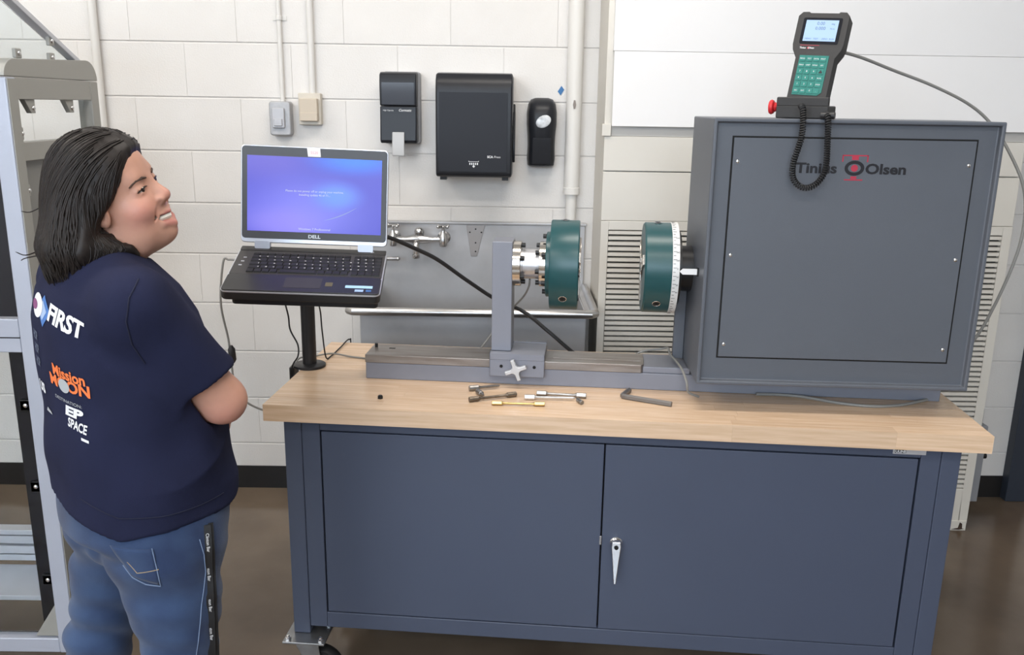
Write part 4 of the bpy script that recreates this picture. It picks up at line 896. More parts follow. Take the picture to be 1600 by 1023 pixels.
# sloping clear hood with its edge profile
hp = [(-0.835, 1.712), (-1.46, 1.985)]
T(MB().prism([(-0.835, 1.706), (-0.835, 1.722), (-1.46, 1.988), (-1.46, 1.972)], EX-0.030, EX-0.004, 'x')).build('hood_edge', M_alu, en, 0.002)
T(MB().prism([(-0.84, 1.716), (-0.84, 1.722), (-1.46, 1.9885), (-1.46, 1.982)], XL+0.05, EX-0.032, 'x')).build('hood_pane', M_acr, en)
T(MB().prism([(-0.86, 1.711), (-1.24, 1.711), (-1.24, 1.866)], EX-0.022, EX-0.018, 'x')).build('hood_side_pane', M_acr, en)
for y, z in ((-0.99, 1.722), (-1.16, 1.724), (-0.985, 1.765)):
    c = T(MB().box(EX-0.018, EX-0.008, y-0.014, y+0.014, z-0.012, z+0.012)).build('hood_clip', M_prof_shade, en, 0.002)
    T(MB().ball((EX-0.007, y, z), 0.0065, 12, (0.6, 1, 1))).build('clip_bolt', M_chrome, c)
for x in (EX-0.023, XL+0.023):
    for y in (EY0+0.023, EY1-0.023): T(MB().lathe([(0.022, 0.0), (0.022, 0.01), (0.008, 0.018), (0.008, 0.045)], (x, y, 0), 'z', 16)).build('levelling_foot', M_blackox, en)

# ------------------------------------------------------------------ implicit surfaces for the person
def smin(a, b, k):
    h = np.clip(0.5 + 0.5*(b-a)/k, 0, 1); return b + (a-b)*h - k*h*(1-h)
def smax(a, b, k): return -smin(-a, -b, k)
def ell(P, c, r, R=None):
    q = P - np.asarray(c, np.float32)
    if R is not None: q = q @ R          # columns of R are the axes
    r = np.asarray(r, np.float32); k0 = np.sqrt(((q/r)**2).sum(1)); k1 = np.sqrt(((q/(r*r))**2).sum(1)) + 1e-9
    return k0*(k0-1)/k1
def cap(P, a, b, ra, rb):
    a = np.asarray(a, np.float32); b = np.asarray(b, np.float32); ba = b-a; pa = P-a
    h = np.clip((pa@ba)/(ba@ba), 0, 1); return np.sqrt(((pa-h[:, None]*ba)**2).sum(1)) - (ra+(rb-ra)*h)
def chain(P, pts, rad, k=0.01):
    d = None
    for i in range(len(pts)-1):
        e = cap(P, pts[i], pts[i+1], rad[i], rad[i+1]); d = e if d is None else (smin(d, e, k) if k else np.minimum(d, e))
    return d
def grid_mesh(fun, xs, ys, zs, lip=1.6):
    """surface nets on a rectilinear grid; far cells are skipped by a coarse pass"""
    xs, ys, zs = [np.asarray(a, np.float32) for a in (xs, ys, zs)]; N = (len(xs), len(ys), len(zs)); S = 4
    D = np.full(N, 1.0, np.float32)
    ci = [np.arange(0, n, S) for n in N]
    cen = [np.array([a[i:i+S].mean() for i in c], np.float32) for a, c in zip((xs, ys, zs), ci)]
    half = [np.array([(a[min(i+S, len(a)-1)]-a[i])*0.5 for i in c], np.float32) for a, c in zip((xs, ys, zs), ci)]
    G = np.stack(np.meshgrid(*cen, indexing='ij'), -1).reshape(-1, 3); Hf = np.stack(np.meshgrid(*half, indexing='ij'), -1).reshape(-1, 3)
    dc = fun(G); rad = np.sqrt((Hf**2).sum(1)); act = np.abs(dc) < rad*lip + 0.010
    dcg = dc.reshape([len(c) for c in ci])
    D[:] = np.repeat(np.repeat(np.repeat(dcg, S, 0), S, 1), S, 2)[:N[0], :N[1], :N[2]]
    A = np.repeat(np.repeat(np.repeat(act.reshape(dcg.shape), S, 0), S, 1), S, 2)[:N[0], :N[1], :N[2]]
    I = np.argwhere(A)
    P = np.stack([xs[I[:, 0]], ys[I[:, 1]], zs[I[:, 2]]], 1)
    out = np.empty(len(P), np.float32)
    for s in range(0, len(P), 400000): out[s:s+400000] = fun(P[s:s+400000])
    D[I[:, 0], I[:, 1], I[:, 2]] = out
    ins = D < 0
    n = [m-1 for m in N]
    cnt = np.zeros(n, np.int8); acc = np.zeros(n+[3], np.float32); ce = np.zeros(n, np.int8)
    cor = [(i, j, k) for i in (0, 1) for j in (0, 1) for k in (0, 1)]
    for i, j, k in cor: cnt += ins[i:i+n[0], j:j+n[1], k:k+n[2]]
    cells = np.argwhere((cnt > 0) & (cnt < 8))
    cx = cells
    p = np.zeros((len(cx), 3), np.float32); w = np.zeros(len(cx), np.float32)
    ax = (xs, ys, zs)
    for a in range(len(cor)):
        for b in range(a+1, len(cor)):
            df = [cor[b][t]-cor[a][t] for t in range(3)]
            if sum(abs(q) for q in df) != 1: continue
            ia = [cx[:, t]+cor[a][t] for t in range(3)]; ib = [cx[:, t]+cor[b][t] for t in range(3)]
            da = D[ia[0], ia[1], ia[2]]; db = D[ib[0], ib[1], ib[2]]; m = (da < 0) != (db < 0)
            t_ = np.where(m, da/np.where(m, da-db, 1), 0)[:, None]
            pa = np.stack([ax[t][ia[t]] for t in range(3)], 1); pb = np.stack([ax[t][ib[t]] for t in range(3)], 1)
            p += np.where(m[:, None], pa+(pb-pa)*t_, 0); w += m
    p /= w[:, None]
    idx = np.full(n, -1, np.int32); idx[cx[:, 0], cx[:, 1], cx[:, 2]] = np.arange(len(cx))
    quads = []
    for t in range(3):
        u, v = (t+1) % 3, (t+2) % 3
        sl0 = [slice(1, n[q]) for q in range(3)]; sl0[t] = slice(0, n[t]); sl1 = list(sl0); sl1[t] = slice(1, n[t]+1)
        a = ins[tuple(sl0)]; b = ins[tuple(sl1)]; E = np.argwhere(a != b)
        if not len(E): continue
        off = np.ones(3, int); off[t] = 0; E = E+off
        s = ins[E[:, 0], E[:, 1], E[:, 2]]
        def g(du, dv):
            q = E.copy(); q[:, u] -= du; q[:, v] -= dv; return idx[q[:, 0], q[:, 1], q[:, 2]]
        q = np.stack([g(1, 1), g(0, 1), g(0, 0), g(1, 0)], 1); q[~s] = q[~s][:, ::-1]
        quads.append(q)
    q = np.concatenate(quads); q = q[(q >= 0).all(1)]
    return p, q
def np_mesh(name, p, q):
    me = bpy.data.meshes.new(name); me.vertices.add(len(p)); me.vertices.foreach_set('co', p.astype(np.float32).ravel())
    me.loops.add(len(q)*4); me.loops.foreach_set('vertex_index', q.astype(np.int32).ravel())
    me.polygons.add(len(q)); me.polygons.foreach_set('loop_start', np.arange(0, len(q)*4, 4, dtype=np.int32))
    me.polygons.foreach_set('use_smooth', np.ones(len(q), bool)); me.update(calc_edges=True); me.validate(); return me
def span(a, b, h): return np.arange(a, b+h, h)
def mixed(a, b, lo, hi, hf, hc):
    return np.unique(np.round(np.concatenate([np.arange(a, lo, hc), np.arange(lo, hi, hf), np.arange(hi, b+hc, hc)]), 5))

# person frame: r = image right, k = away from the camera, z up
PO = Vector((-0.7396, -1.8543, 0)); PROT = math.radians(24.29)
per = thing('person', 'smiling person in navy printed t-shirt and blue jeans standing with folded arms', 'person', PO, PROT)
def rotm(yaw):      # columns: forward, left, up for a facing direction yaw from +r towards +k
    c, s = math.cos(yaw), math.sin(yaw); return np.array([[c, -s, 0], [s, c, 0], [0, 0, 1]], np.float32)
TY = math.radians(19); TR = rotm(TY)                       # torso faces right and away
FW = TR[:, 0]; LF = TR[:, 1]
# head frame
hy, hp, hr = math.radians(-27), math.radians(19.5), math.radians(14)
HF = np.array([math.cos(hp)*math.cos(hy), math.cos(hp)*math.sin(hy), math.sin(hp)]); HL_ = np.array([-math.sin(hy), math.cos(hy), 0]); HU = np.cross(HF, HL_)
HL_, HU = HL_*math.cos(hr)+HU*math.sin(hr), HU*math.cos(hr)-HL_*math.sin(hr)
HR = np.stack([HF, HL_, HU], 1).astype(np.float32); HC = np.array([-0.003, -0.006, 1.437], np.float32)
hw = lambda f, l, u: HC + HR @ np.array([f, l, u], np.float32)          # head point in the person frame

# arms folded in front of the belly
R_SH = np.array([0.020, -0.158, 1.262]); R_EL = np.array([0.160, -0.112, 1.055]); R_WR = np.array([0.176, 0.080, 1.005])
L_SH = np.array([-0.078, 0.150, 1.262]); L_EL = np.array([0.045, 0.225, 1.030]); L_WR = np.array([0.178, 0.135, 0.985])
TZ = np.array([0.70, 0.76, 0.82, 0.88, 0.95, 1.05, 1.15, 1.22, 1.27, 1.31, 1.345, 1.38])
TC = np.array([0.000, 0.003, 0.008, 0.012, 0.008, 0.003, -0.002, -0.012, -0.020, -0.028, -0.034, -0.030])
TA = np.array([0.158, 0.160, 0.163, 0.166, 0.162, 0.152, 0.148, 0.138, 0.118, 0.092, 0.066, 0.050])
TB = np.array([0.182, 0.186, 0.190, 0.190, 0.188, 0.182, 0.180, 0.176, 0.160, 0.122, 0.075, 0.052])
def torso(P, off=0.0):
    z = P[:, 2]; c = np.interp(z, TZ, TC); a = np.interp(z, TZ, TA)+off; b = np.interp(z, TZ, TB)+off
    x = P[:, 0]-c; y = P[:, 1]; f = x*FW[0]+y*FW[1]; l = x*LF[0]+y*LF[1]
    n = 2.25; k0 = (np.abs(f/a)**n + np.abs(l/b)**n)**(1/n); g = np.sqrt((f/(a*a))**2 + (l/(b*b))**2) + 1e-6
    kk = np.sqrt((f/a)**2+(l/b)**2)
    return (k0-1)*kk/g*1.0
LH = np.array([-0.028, 0.088, 0.80]); RHp = np.array([0.042, -0.080, 0.80])
L_KN = np.array([-0.112, 0.135, 0.45]); R_KN = np.array([0.050, -0.100, 0.46])
L_AN = np.array([-0.135, 0.135, 0.08]); R_AN = np.array([0.055, -0.105, 0.08])
def arm(P, sh, el, wr, off=0.0):
    d = cap(P, sh, el, 0.054+off, 0.044+off); e = chain(P, [el, el+(wr-el)*0.35, wr], [0.042+off, 0.044+off, 0.027+off], 0.01)
    return smin(d, e, 0.02)
def hand(P, wr, dirv, nrm, side):
    """palm, four fingers bent about the sleeve, thumb off the side"""
    d = dirv/np.linalg.norm(dirv); n = nrm-d*(nrm@d); n = n/np.linalg.norm(n); s = np.cross(n, d)*side
    pc = wr+d*0.045; R = np.stack([d, s, n], 1).astype(np.float32)
    o = ell(P, pc, (0.050, 0.038, 0.016), R)
    for i, (t, L) in enumerate(((-0.027, 0.062), (-0.009, 0.072), (0.009, 0.068), (0.027, 0.052))):
        a = wr+d*0.080+s*t; b = a+d*L*0.45-n*0.008; c = b+d*L*0.3-n*0.02; e = c-n*0.018+d*0.004
        o = np.minimum(o, chain(P, [a-d*0.02, a, b, c, e], [0.009, 0.0092, 0.0088, 0.008, 0.007], 0.004)) if i == 9 else smin(o, chain(P, [a-d*0.02, a, b, c, e], [0.009, 0.0092, 0.0088, 0.008, 0.007], 0.004), 0.004)
    a = wr+d*0.02-s*0.026; b = a+d*0.030-s*0.018; c = b+d*0.028-n*0.008
    return smin(smin(o, chain(P, [a, b, c], [0.013, 0.0105, 0.0085], 0.004), 0.006), cap(P, wr-d*0.01, pc, 0.027, 0.022), 0.012)
MUP = [(0.058, -0.0370, -0.0470), (0.080, -0.022, -0.0570), (0.0890, 0, -0.0590), (0.080, 0.022, -0.0570), (0.058, 0.0370, -0.0470)]
MLO = [(0.058, -0.0365, -0.0485), (0.079, -0.022, -0.0735), (0.0870, 0, -0.0825), (0.079, 0.022, -0.0735), (0.058, 0.0365, -0.0485)]
def head(P):
    q = (P-HC) @ HR
    d = ell(q, (-0.004, 0, 0.030), (0.084, 0.074, 0.082))
    d = smin(d, ell(q, (0.028, 0, -0.030), (0.062, 0.060, 0.082)), 0.025)
    d = smin(d, ell(q, (0.030, 0, -0.074), (0.050, 0.053, 0.034)), 0.02)
    d = smin(d, ell(q, (0.065, 0, -0.094), (0.020, 0.020, 0.017)), 0.022)
    for s in (-1, 1):
        d = smin(d, ell(q, (0.054, s*0.037, -0.032), (0.030, 0.027, 0.027)), 0.016)
        d = smin(d, ell(q, (0.020, s*0.042, -0.070), (0.036, 0.018, 0.034)), 0.02)
    d = smin(d, ell(q, (0.000, 0, -0.092), (0.056, 0.048, 0.026)), 0.03)
    d = smin(d, ell(q, (0.028, 0, 0.046), (0.060, 0.060, 0.046)), 0.02)
    d = smin(d, cap(q, (0.070, -0.030, 0.020), (0.070, 0.030, 0.020), 0.014, 0.014), 0.018)
    # nose
    d = smin(d, cap(q, (0.081, 0, 0.006), (0.0965, 0, -0.0265), 0.0080, 0.0125), 0.013)
    for s in (-1, 1): d = smin(d, ell(q, (0.090, s*0.0135, -0.031), (0.011, 0.0075, 0.0075)), 0.006)
    for s in (-1, 1):
        d = smax(d, -ell(q, (0.0985, s*0.0075, -0.0405), (0.006, 0.0035, 0.004)), 0.003)
        # eye sockets and lids with a narrow slit
        d = smax(d, -ell(q, (0.101, s*0.033, 0.002), (0.018, 0.020, 0.013)), 0.014)
        d = smin(d, ell(q, (0.0715, s*0.0325, 0.0005), (0.0125, 0.0165, 0.0120)), 0.005)
        d = smax(d, -cap(q, (0.0865, s*0.0205, -0.0015), (0.0775, s*0.0450, -0.0010), 0.0030, 0.0022), 0.0015)
    # smiling mouth
    d = smin(d, chain(q, MUP, [0.0028, 0.0050, 0.0052, 0.0050, 0.0028], 0.003), 0.006)
    d = smin(d, chain(q, MLO, [0.0028, 0.0060, 0.0068, 0.0060, 0.0028], 0.003), 0.006)
    mid = [(0.062, -0.0345, -0.0485), (0.085, -0.020, -0.0640), (0.0930, 0, -0.0690), (0.085, 0.020, -0.0640), (0.062, 0.0345, -0.0485)]
    d = smax(d, -chain(q, mid, [0.0024, 0.0062, 0.0072, 0.0062, 0.0024], 0.0), 0.0015)
    # cheek fold beside the mouth
    for s in (-1, 1): d = smax(d, -chain(q, [(0.094, s*0.018, -0.034), (0.083, s*0.032, -0.046), (0.071, s*0.036, -0.060)], [0.0016, 0.0022, 0.0012], 0.0), 0.006)
    # ears
    for s in (-1, 1):
        e = ell(q, (0.006, s*0.0740, -0.006), (0.017, 0.008, 0.030)); e = smax(e, -ell(q, (0.008, s*0.0825, -0.004), (0.009, 0.008, 0.019)), 0.004)
        d = smin(d, e, 0.006)
    return d
def neck(P): return chain(P, [np.array([-0.038, 0.0, 1.28]), np.array([-0.022, -0.002, 1.335]), hw(-0.028, 0, -0.07)], [0.066, 0.060, 0.060], 0.02)
def skin(P):
    d = smin(head(P), neck(P), 0.022)
    t = torso(P, -0.030); t = smax(t, P[:, 2]-1.36, 0.03); t = smax(t, 0.86-P[:, 2], 0.02)
    d = smin(d, t, 0.03)
    d = smin(d, arm(P, R_SH, R_EL, R_WR), 0.03); d = smin(d, arm(P, L_SH, L_EL, L_WR), 0.03)
    for h, k, a in ((LH, L_KN, L_AN), (RHp, R_KN, R_AN)):
        d = smin(d, chain(P, [h, k, k+(a-k)*0.35, a], [0.070, 0.046, 0.046, 0.034], 0.02), 0.02)
    d = smin(d, hand(P, R_WR, np.array([-0.12, 0.95, 0.05]), np.array([1.0, 0.15, 0.1]), 1), 0.012)
    d = smin(d, hand(P, L_WR, np.array([0.10, -0.95, -0.1]), np.array([1.0, 0.1, -0.1]), -1), 0.012)
    return d
def wrinkle(P, seed, amp):
    r = np.random.RandomState(seed); o = np.zeros(len(P), np.float32)
    for i in range(5):
        w = r.normal(0, 1, 3); w = w/np.linalg.norm(w)*np.array([1, 1, 1.8])*r.uniform(18, 45); ph = r.uniform(0, 6.28)
        w2 = r.normal(0, 12, 3); o += np.sin(P@w + ph + 1.3*np.sin(P@w2+ph))
    return (o*amp/3).astype(np.float32)
xs_b = mixed(-0.30, 0.34, -0.12, 0.12, 0.0026, 0.007); ys_b = mixed(-0.26, 0.30, -0.105, 0.10, 0.0026, 0.007); zs_b = mixed(0.05, 1.56, 1.30, 1.56, 0.0026, 0.007)
p, q = grid_mesh(skin, xs_b, ys_b, zs_b)
bm_ = np_mesh('body', p, q)
# lip and cheek colour as an attribute of the skin
ql = (p-HC) @ HR
lipd = np.minimum(chain(ql, MUP, [0.002, 0.0048, 0.005, 0.0048, 0.002], 0), chain(ql, MLO, [0.002, 0.0058, 0.0066, 0.0058, 0.002], 0))
lipw = np.clip((0.0018-lipd)/0.002, 0, 1)
chk = np.exp(-(((ql-np.array([0.062, -0.045, -0.035]))/np.array([0.03, 0.03, 0.024]))**2).sum(1)) + np.exp(-(((ql-np.array([0.062, 0.045, -0.035]))/np.array([0.03, 0.03, 0.024]))**2).sum(1)) + 0.6*np.exp(-(((ql-np.array([0.105, 0, -0.028]))/0.014)**2).sum(1))
elb = np.exp(-(((p-(R_EL+np.array([0, -0.03, -0.03])))/0.045)**2).sum(1))
at = bm_.attributes.new('lip', 'FLOAT', 'POINT'); at.data.foreach_set('value', lipw.astype(np.float32))
at = bm_.attributes.new('flush', 'FLOAT', 'POINT'); at.data.foreach_set('value', np.clip(chk*0.8+elb*0.5, 0, 1).astype(np.float32))
M_skin = mat('skin', (0.49, 0.265, 0.190), 0.46, var=0.06, vscale=30, bump=0.06, bscale=350, sss=0.12, spec=0.4)
nt = M_skin.node_tree; bs_ = nt.nodes['Principled BSDF']; src = bs_.inputs['Base Color'].links[0].from_socket
for nm, cc in (('flush', (0.50, 0.205, 0.165)), ('lip', (0.38, 0.13, 0.12))):
    a = nt.nodes.new('ShaderNodeAttribute'); a.attribute_name = nm; mx = nt.nodes.new('ShaderNodeMix'); mx.data_type = 'RGBA'
    nt.links.new(a.outputs['Fac'], mx.inputs['Factor']); nt.links.new(src, mx.inputs['A']); mx.inputs['B'].default_value = (*cc, 1); src = mx.outputs['Result']
nt.links.new(src, bs_.inputs['Base Color'])
body = link('body', bm_, M_skin, per, 0, False)
# eyes, brows, teeth
M_eye = mat('eye_dark', (0.02, 0.012, 0.008), 0.15); M_eyew = mat('eye_white', (0.6, 0.55, 0.52), 0.3)
HM = Matrix([[float(HR[i, j]) for j in range(3)] + [float(HC[i])] for i in range(3)] + [[0, 0, 0, 1]])
for s in (-1, 1):
    e = MB().ball((0, 0, 0), 0.0110, 16).xf(HM @ Matrix.Translation((0.0712, s*0.0325, 0.0))).build('eye', M_eyew, per)
    MB().ball((0, 0, 0), 0.0066, 14, (0.5, 1, 1)).xf(HM @ Matrix.Translation((0.0800, s*0.0325+0.001, 0.0))).build('iris', M_eye, e)
    MB().tube([HM @ Vector(v) for v in ((0.0850, s*0.0195, 0.0008), (0.0858, s*0.029, 0.0028), (0.0830, s*0.038, 0.0024), (0.0760, s*0.0480, -0.0012))], [0.0010, 0.0016, 0.0018, 0.0009], 6).build('eyelashes', M_eye, e)
    MB().tube([HM @ Vector(v) for v in ((0.0895, s*0.016, 0.0150), (0.0872, s*0.027, 0.0185), (0.0800, s*0.041, 0.0190), (0.0690, s*0.053, 0.0135))], [0.0016, 0.0026, 0.0024, 0.0010], 8).build('eyebrow', mat('brow_hair', (0.06, 0.035, 0.025), 0.8), per)
tt = MB().tube([HM @ Vector(v) for v in ((0.0570, -0.0325, -0.0495), (0.0775, -0.019, -0.0625), (0.0845, 0, -0.0655), (0.0775, 0.019, -0.0625), (0.0570, 0.0325, -0.0495))], [0.0030, 0.0060, 0.0068, 0.0060, 0.0030], 8)
tt.build('teeth', mat('teeth', (0.72, 0.68, 0.60), 0.25), per)

# ------------------------------------------------------------------ clothes
HEMZ = lambda P: 0.790 + 0.13*(-(P[:, 0]*FW[0]+P[:, 1]*FW[1]))*0 + 0.02*np.sin(P[:, 0]*9)
def shirt(P):
    d = torso(P, 0.0)
    d = smax(d, P[:, 2]-1.350, 0.02)
    # shoulders
    for sh, el in ((R_SH, R_EL), (L_SH, L_EL)):
        a = np.array([-0.035, sh[1]*0.25, 1.318]); d = smin(d, cap(P, a, sh+np.array([0, 0, 0.004]), 0.040, 0.058), 0.055)
        ax = (el-sh)/np.linalg.norm(el-sh); L = np.linalg.norm(el-sh)
        s = cap(P, sh, sh+ax*L*1.15, 0.064, 0.066)
        cutp = sh+ax*L*0.80; nrm = ax.copy()
        if sh is R_SH: nrm = np.array([0.45, 0.0, -0.89]); cutp = np.array([0.136, -0.15, 1.106])
        s = smax(s, (P-cutp)@nrm.astype(np.float32), 0.004)
        d = smin(d, s, 0.036)
    # folds
    dr = P - np.array([0.05, -0.10, 1.17])
    lowm = np.clip((1.26-P[:, 2])/0.22, 0.12, 1)
    d = d + wrinkle(P, 3, 0.0042)*lowm
    sharp = lambda t: 1-np.sqrt(np.abs(np.sin(t))+0.02)
    d = d - 0.0105*sharp((P[:, 2]*1.0 - 0.30*P[:, 0] + 0.02*np.sin(P[:, 0]*19))*24)*np.exp(-((P[:, 2]-0.93)/0.10)**2)*(0.5+0.5*np.sin(P[:, 0]*13+P[:, 1]*9+1.0))
    d = d - 0.0095*sharp((P[:, 2]*0.8 + 0.75*P[:, 0])*20+0.8)*np.exp(-(((P-np.array([0.03, -0.13, 1.10]))/np.array([0.09, 0.10, 0.10]))**2).sum(1))
    d = smax(d, 0.836 + 0.045*np.clip((-0.04-P[:, 0])/0.10, 0, 1) + 0.010*np.sin(P[:, 0]*11+0.6) + 0.012*np.sin(P[:, 1]*9) - P[:, 2], 0.004)
    # hollow for the body
    d = smax(d, -(smin(neck(P), np.minimum(head(P), smax(torso(P, -0.022), P[:, 2]-1.20, 0.02)), 0.01)-0.0035), 0.003)
    inner = np.minimum(np.maximum(arm(P, R_SH, R_EL, R_WR), 0.17*(1.135-P[:, 2])*0+P[:, 2]-1.150), np.maximum(arm(P, L_SH, L_EL, L_WR), P[:, 2]-1.150))-0.0035
    return smax(d, -inner, 0.003)
p, q = grid_mesh(shirt, span(-0.26, 0.30, 0.0052), span(-0.27, 0.30, 0.0052), span(0.74, 1.40, 0.0052))
sm_ = np_mesh('tshirt', p, q)
M_navy = mat('navy_jersey', (0.0125, 0.0150, 0.0400), 0.85, var=0.10, vscale=14, bump=0.25, bscale=900, spec=0.2)
tsh = link('tshirt', sm_, M_navy, per, 0, False); tsh['label'] = 'navy t-shirt with printed back'
tree_s = BVHTree.FromPolygons([Vector(v) for v in p.tolist()], q.tolist())

def jeans(P):
    t = torso(P, -0.006); t = smax(t, P[:, 2]-0.90, 0.01)
    # hips
    d = smin(ell(P, LH+np.array([-0.005, -0.005, -0.03]), (0.118, 0.105, 0.145), TR), ell(P, RHp+np.array([-0.003, 0.005, -0.03]), (0.118, 0.105, 0.145), TR), 0.02)
    for h, k, a in ((LH, L_KN, L_AN), (RHp, R_KN, R_AN)):
        lg = chain(P, [h+np.array([0, 0, -0.05]), h+(k-h)*0.5, k, k+(a-k)*0.4, a], ([0.096, 0.076, 0.063, 0.062, 0.055] if h is LH else [0.102, 0.082, 0.064, 0.062, 0.056]), 0.03)
        d = smin(d, lg, 0.022)
    d = smin(d, smax(torso(P, -0.010), 0.79-P[:, 2], 0.02), 0.03)
    d = smin(d, ell(P, (0.004, 0.004, 0.745), (0.112, 0.070, 0.062), TR), 0.025)
    d = smax(d, P[:, 2]-0.92, 0.01); d = smax(d, 0.055-P[:, 2], 0.004)
    # creases
    for (c, w, n, am) in ((0.665, 0.05, 70, 0.0042), (0.50, 0.10, 85, 0.0048), (0.74, 0.04, 60, 0.0028)):
        d = d + am*np.sin((P[:, 2]+0.30*P[:, 0]+0.15*P[:, 1])*n + 1.7*np.sin(P[:, 0]*22+P[:, 1]*13))*np.exp(-((P[:, 2]-c)/w)**2)
    d = d + wrinkle(P, 8, 0.0016)
    return d
p, q = grid_mesh(jeans, span(-0.30, 0.26, 0.0055), span(-0.26, 0.28, 0.0055), span(0.03, 0.95, 0.0055))
jm_ = np_mesh('jeans', p, q)
M_denim = mat('blue_denim', (0.040, 0.072, 0.150), 0.8, var=0.55, vscale=9, col2=(0.020, 0.036, 0.088), bump=0.4, bscale=700, sheen=0.15, spec=0.25)
jn = link('jeans', jm_, M_denim, per, 0, False)
tree_j = BVHTree.FromPolygons([Vector(v) for v in p.tolist()], q.tolist())

# pixel-free placing on cloth: shoot along the person's k axis (from the camera side) at (r, z)
def hit(tree, r, z, dirv=(0, 1, 0), start=-0.6, off=0.0012):
    d = Vector(dirv).normalized(); o = Vector((r, 0, z)) - d*0.7
    h = tree.ray_cast(o, d)
    if h[0] is None: return None
    return h[0] - d*off
def stitch(name, pts, m, rad, tree, par, dirv=(0, 1, 0), n=10):
    out = []
    for a, b in zip(pts[:-1], pts[1:]):
        for i in range(n):
            t = i/n; h = hit(tree, a[0]+(b[0]-a[0])*t, a[1]+(b[1]-a[1])*t, dirv)
            if h: out.append(h)
    h = hit(tree, pts[-1][0], pts[-1][1], dirv)
    if h: out.append(h)
    if len(out) > 2: return MB().tube(out, rad, 5).build(name, m, par)


def decal(name, me, place, m, par, tree, dirv, step=0.006, off=0.0015):
    """wrap a flat mesh (xy plane) over cloth: place(x, y) gives (r, z) in the projection plane"""
    bm = bmesh.new(); bm.from_mesh(me)
    bmesh.ops.remove_doubles(bm, verts=bm.verts, dist=1e-5)
    xs = [v.co.x for v in bm.verts]; ys = [v.co.y for v in bm.verts]
    for axis, lo, hi in ((0, min(xs), max(xs)), (1, min(ys), max(ys))):
        c = lo + step
        while c < hi:
            g = bm.verts[:] + bm.edges[:] + bm.faces[:]; co = [0, 0, 0]; no = [0, 0, 0]; co[axis] = c; no[axis] = 1
            bmesh.ops.bisect_plane(bm, geom=g, plane_co=co, plane_no=no); c += step
    d = Vector(dirv).normalized(); side = d.cross(Vector((0, 0, 1))).normalized()
    bad = []
    for v in bm.verts:
        s, z = place(v.co.x, v.co.y); o = side*s + Vector((0, 0, z)); h = tree.ray_cast(o - d*0.8, d)
        if h[0] is None or (h[0]-o).dot(d) > 0.15: bad.append(v)
        else: v.co = h[0] - d*off*0.3 + (h[1] if h[1].dot(d) < 0 else -h[1])*off
    bmesh.ops.delete(bm, geom=bad, context='VERTS')
    out = bpy.data.meshes.new(name); bm.to_mesh(out); bm.free()
    return link(name, out, m, par, 0, False)
# ------------------------------------------------------------------ hair
def hair(P):
    q = (P-HC) @ HR
    d = ell(q, (0.000, 0, 0.034), (0.090, 0.085, 0.096))
    d = smin(d, ell(q, (0.030, 0, 0.060), (0.064, 0.066, 0.050)), 0.02)
    hang = smin(ell(P, (-0.056, -0.008, 1.395), (0.062, 0.092, 0.090)), ell(P, (-0.062, -0.030, 1.350), (0.068, 0.085, 0.050)), 0.03)
    hang = smin(hang, ell(P, (-0.032, -0.068, 1.385), (0.046, 0.022, 0.068)), 0.03)
    hang = smin(hang, chain(P, [np.array([-0.03, -0.078, 1.405]), np.array([0.000, -0.078, 1.368]), np.array([0.036, -0.066, 1.338])], [0.014, 0.012, 0.006], 0.01), 0.015)
    d = smin(d, hang, 0.035)
    fb = np.interp(q[:, 2], [-0.15, -0.10, -0.06, -0.035, -0.015, 0.0, 0.03, 0.055, 0.068, 0.10], [0.060, 0.050, 0.004, -0.010, 0.004, 0.030, 0.064, 0.080, 0.092, 0.13])
    return smax(d, (q[:, 0]-fb)*0.8, 0.012)
def hair_lumpy(P):
    q = (P-HC) @ HR; an = np.arctan2(q[:, 1], -q[:, 0]+0.02)
    am = np.clip((1.50-P[:, 2])/0.15, 0.15, 1.0)
    return hair(P) + 0.0032*am*np.sin(an*17+2.5*np.sin(P[:, 2]*28)) + 0.0022*am*np.sin(an*31+P[:, 2]*33)
p, q = grid_mesh(hair_lumpy, span(-0.18, 0.14, 0.0042), span(-0.16, 0.15, 0.0042), span(1.26, 1.60, 0.0042))
rs = np.random.RandomState(5); NS = 1150
def gradf(fun, P, h=0.003):
    g = np.stack([fun(P+np.array(e, np.float32)*h)-fun(P-np.array(e, np.float32)*h) for e in ((1,0,0),(0,1,0),(0,0,1))], 1)
    return g/(np.linalg.norm(g, axis=1, keepdims=True)+1e-9)
th = rs.uniform(0, 2*np.pi, NS); ph = np.arccos(rs.uniform(0.05, 1.0, NS))
q0 = np.stack([0.09*np.sin(ph)*np.cos(th)-0.01, 0.08*np.sin(ph)*np.sin(th), 0.09*np.cos(ph)+0.03], 1).astype(np.float32)
nf = 320; uu = rs.uniform(-0.03, 0.075, nf); q0[:nf, 2] = uu; q0[:nf, 0] = np.interp(uu, [-0.03, 0.0, 0.03, 0.055, 0.075], [0.000, 0.028, 0.056, 0.072, 0.085])-0.006; q0[:nf, 1] = rs.choice([-1, 1], nf)*0.085*np.sqrt(np.clip(1-(q0[:nf, 0]/0.095)**2-((uu-0.034)/0.11)**2, 0.0, 1))*rs.uniform(0.9, 1.0, nf)
X = (HC + q0 @ HR.T).astype(np.float32); lift = rs.uniform(-0.0005, 0.0022, NS).astype(np.float32)
for _ in range(4): X = X - (hair(X)-lift)[:, None]*gradf(hair, X)
paths = [X.copy()]; V_ = None; wig = rs.uniform(0, 6.28, NS); zend = 1.298 + rs.normal(0, 0.012, NS)
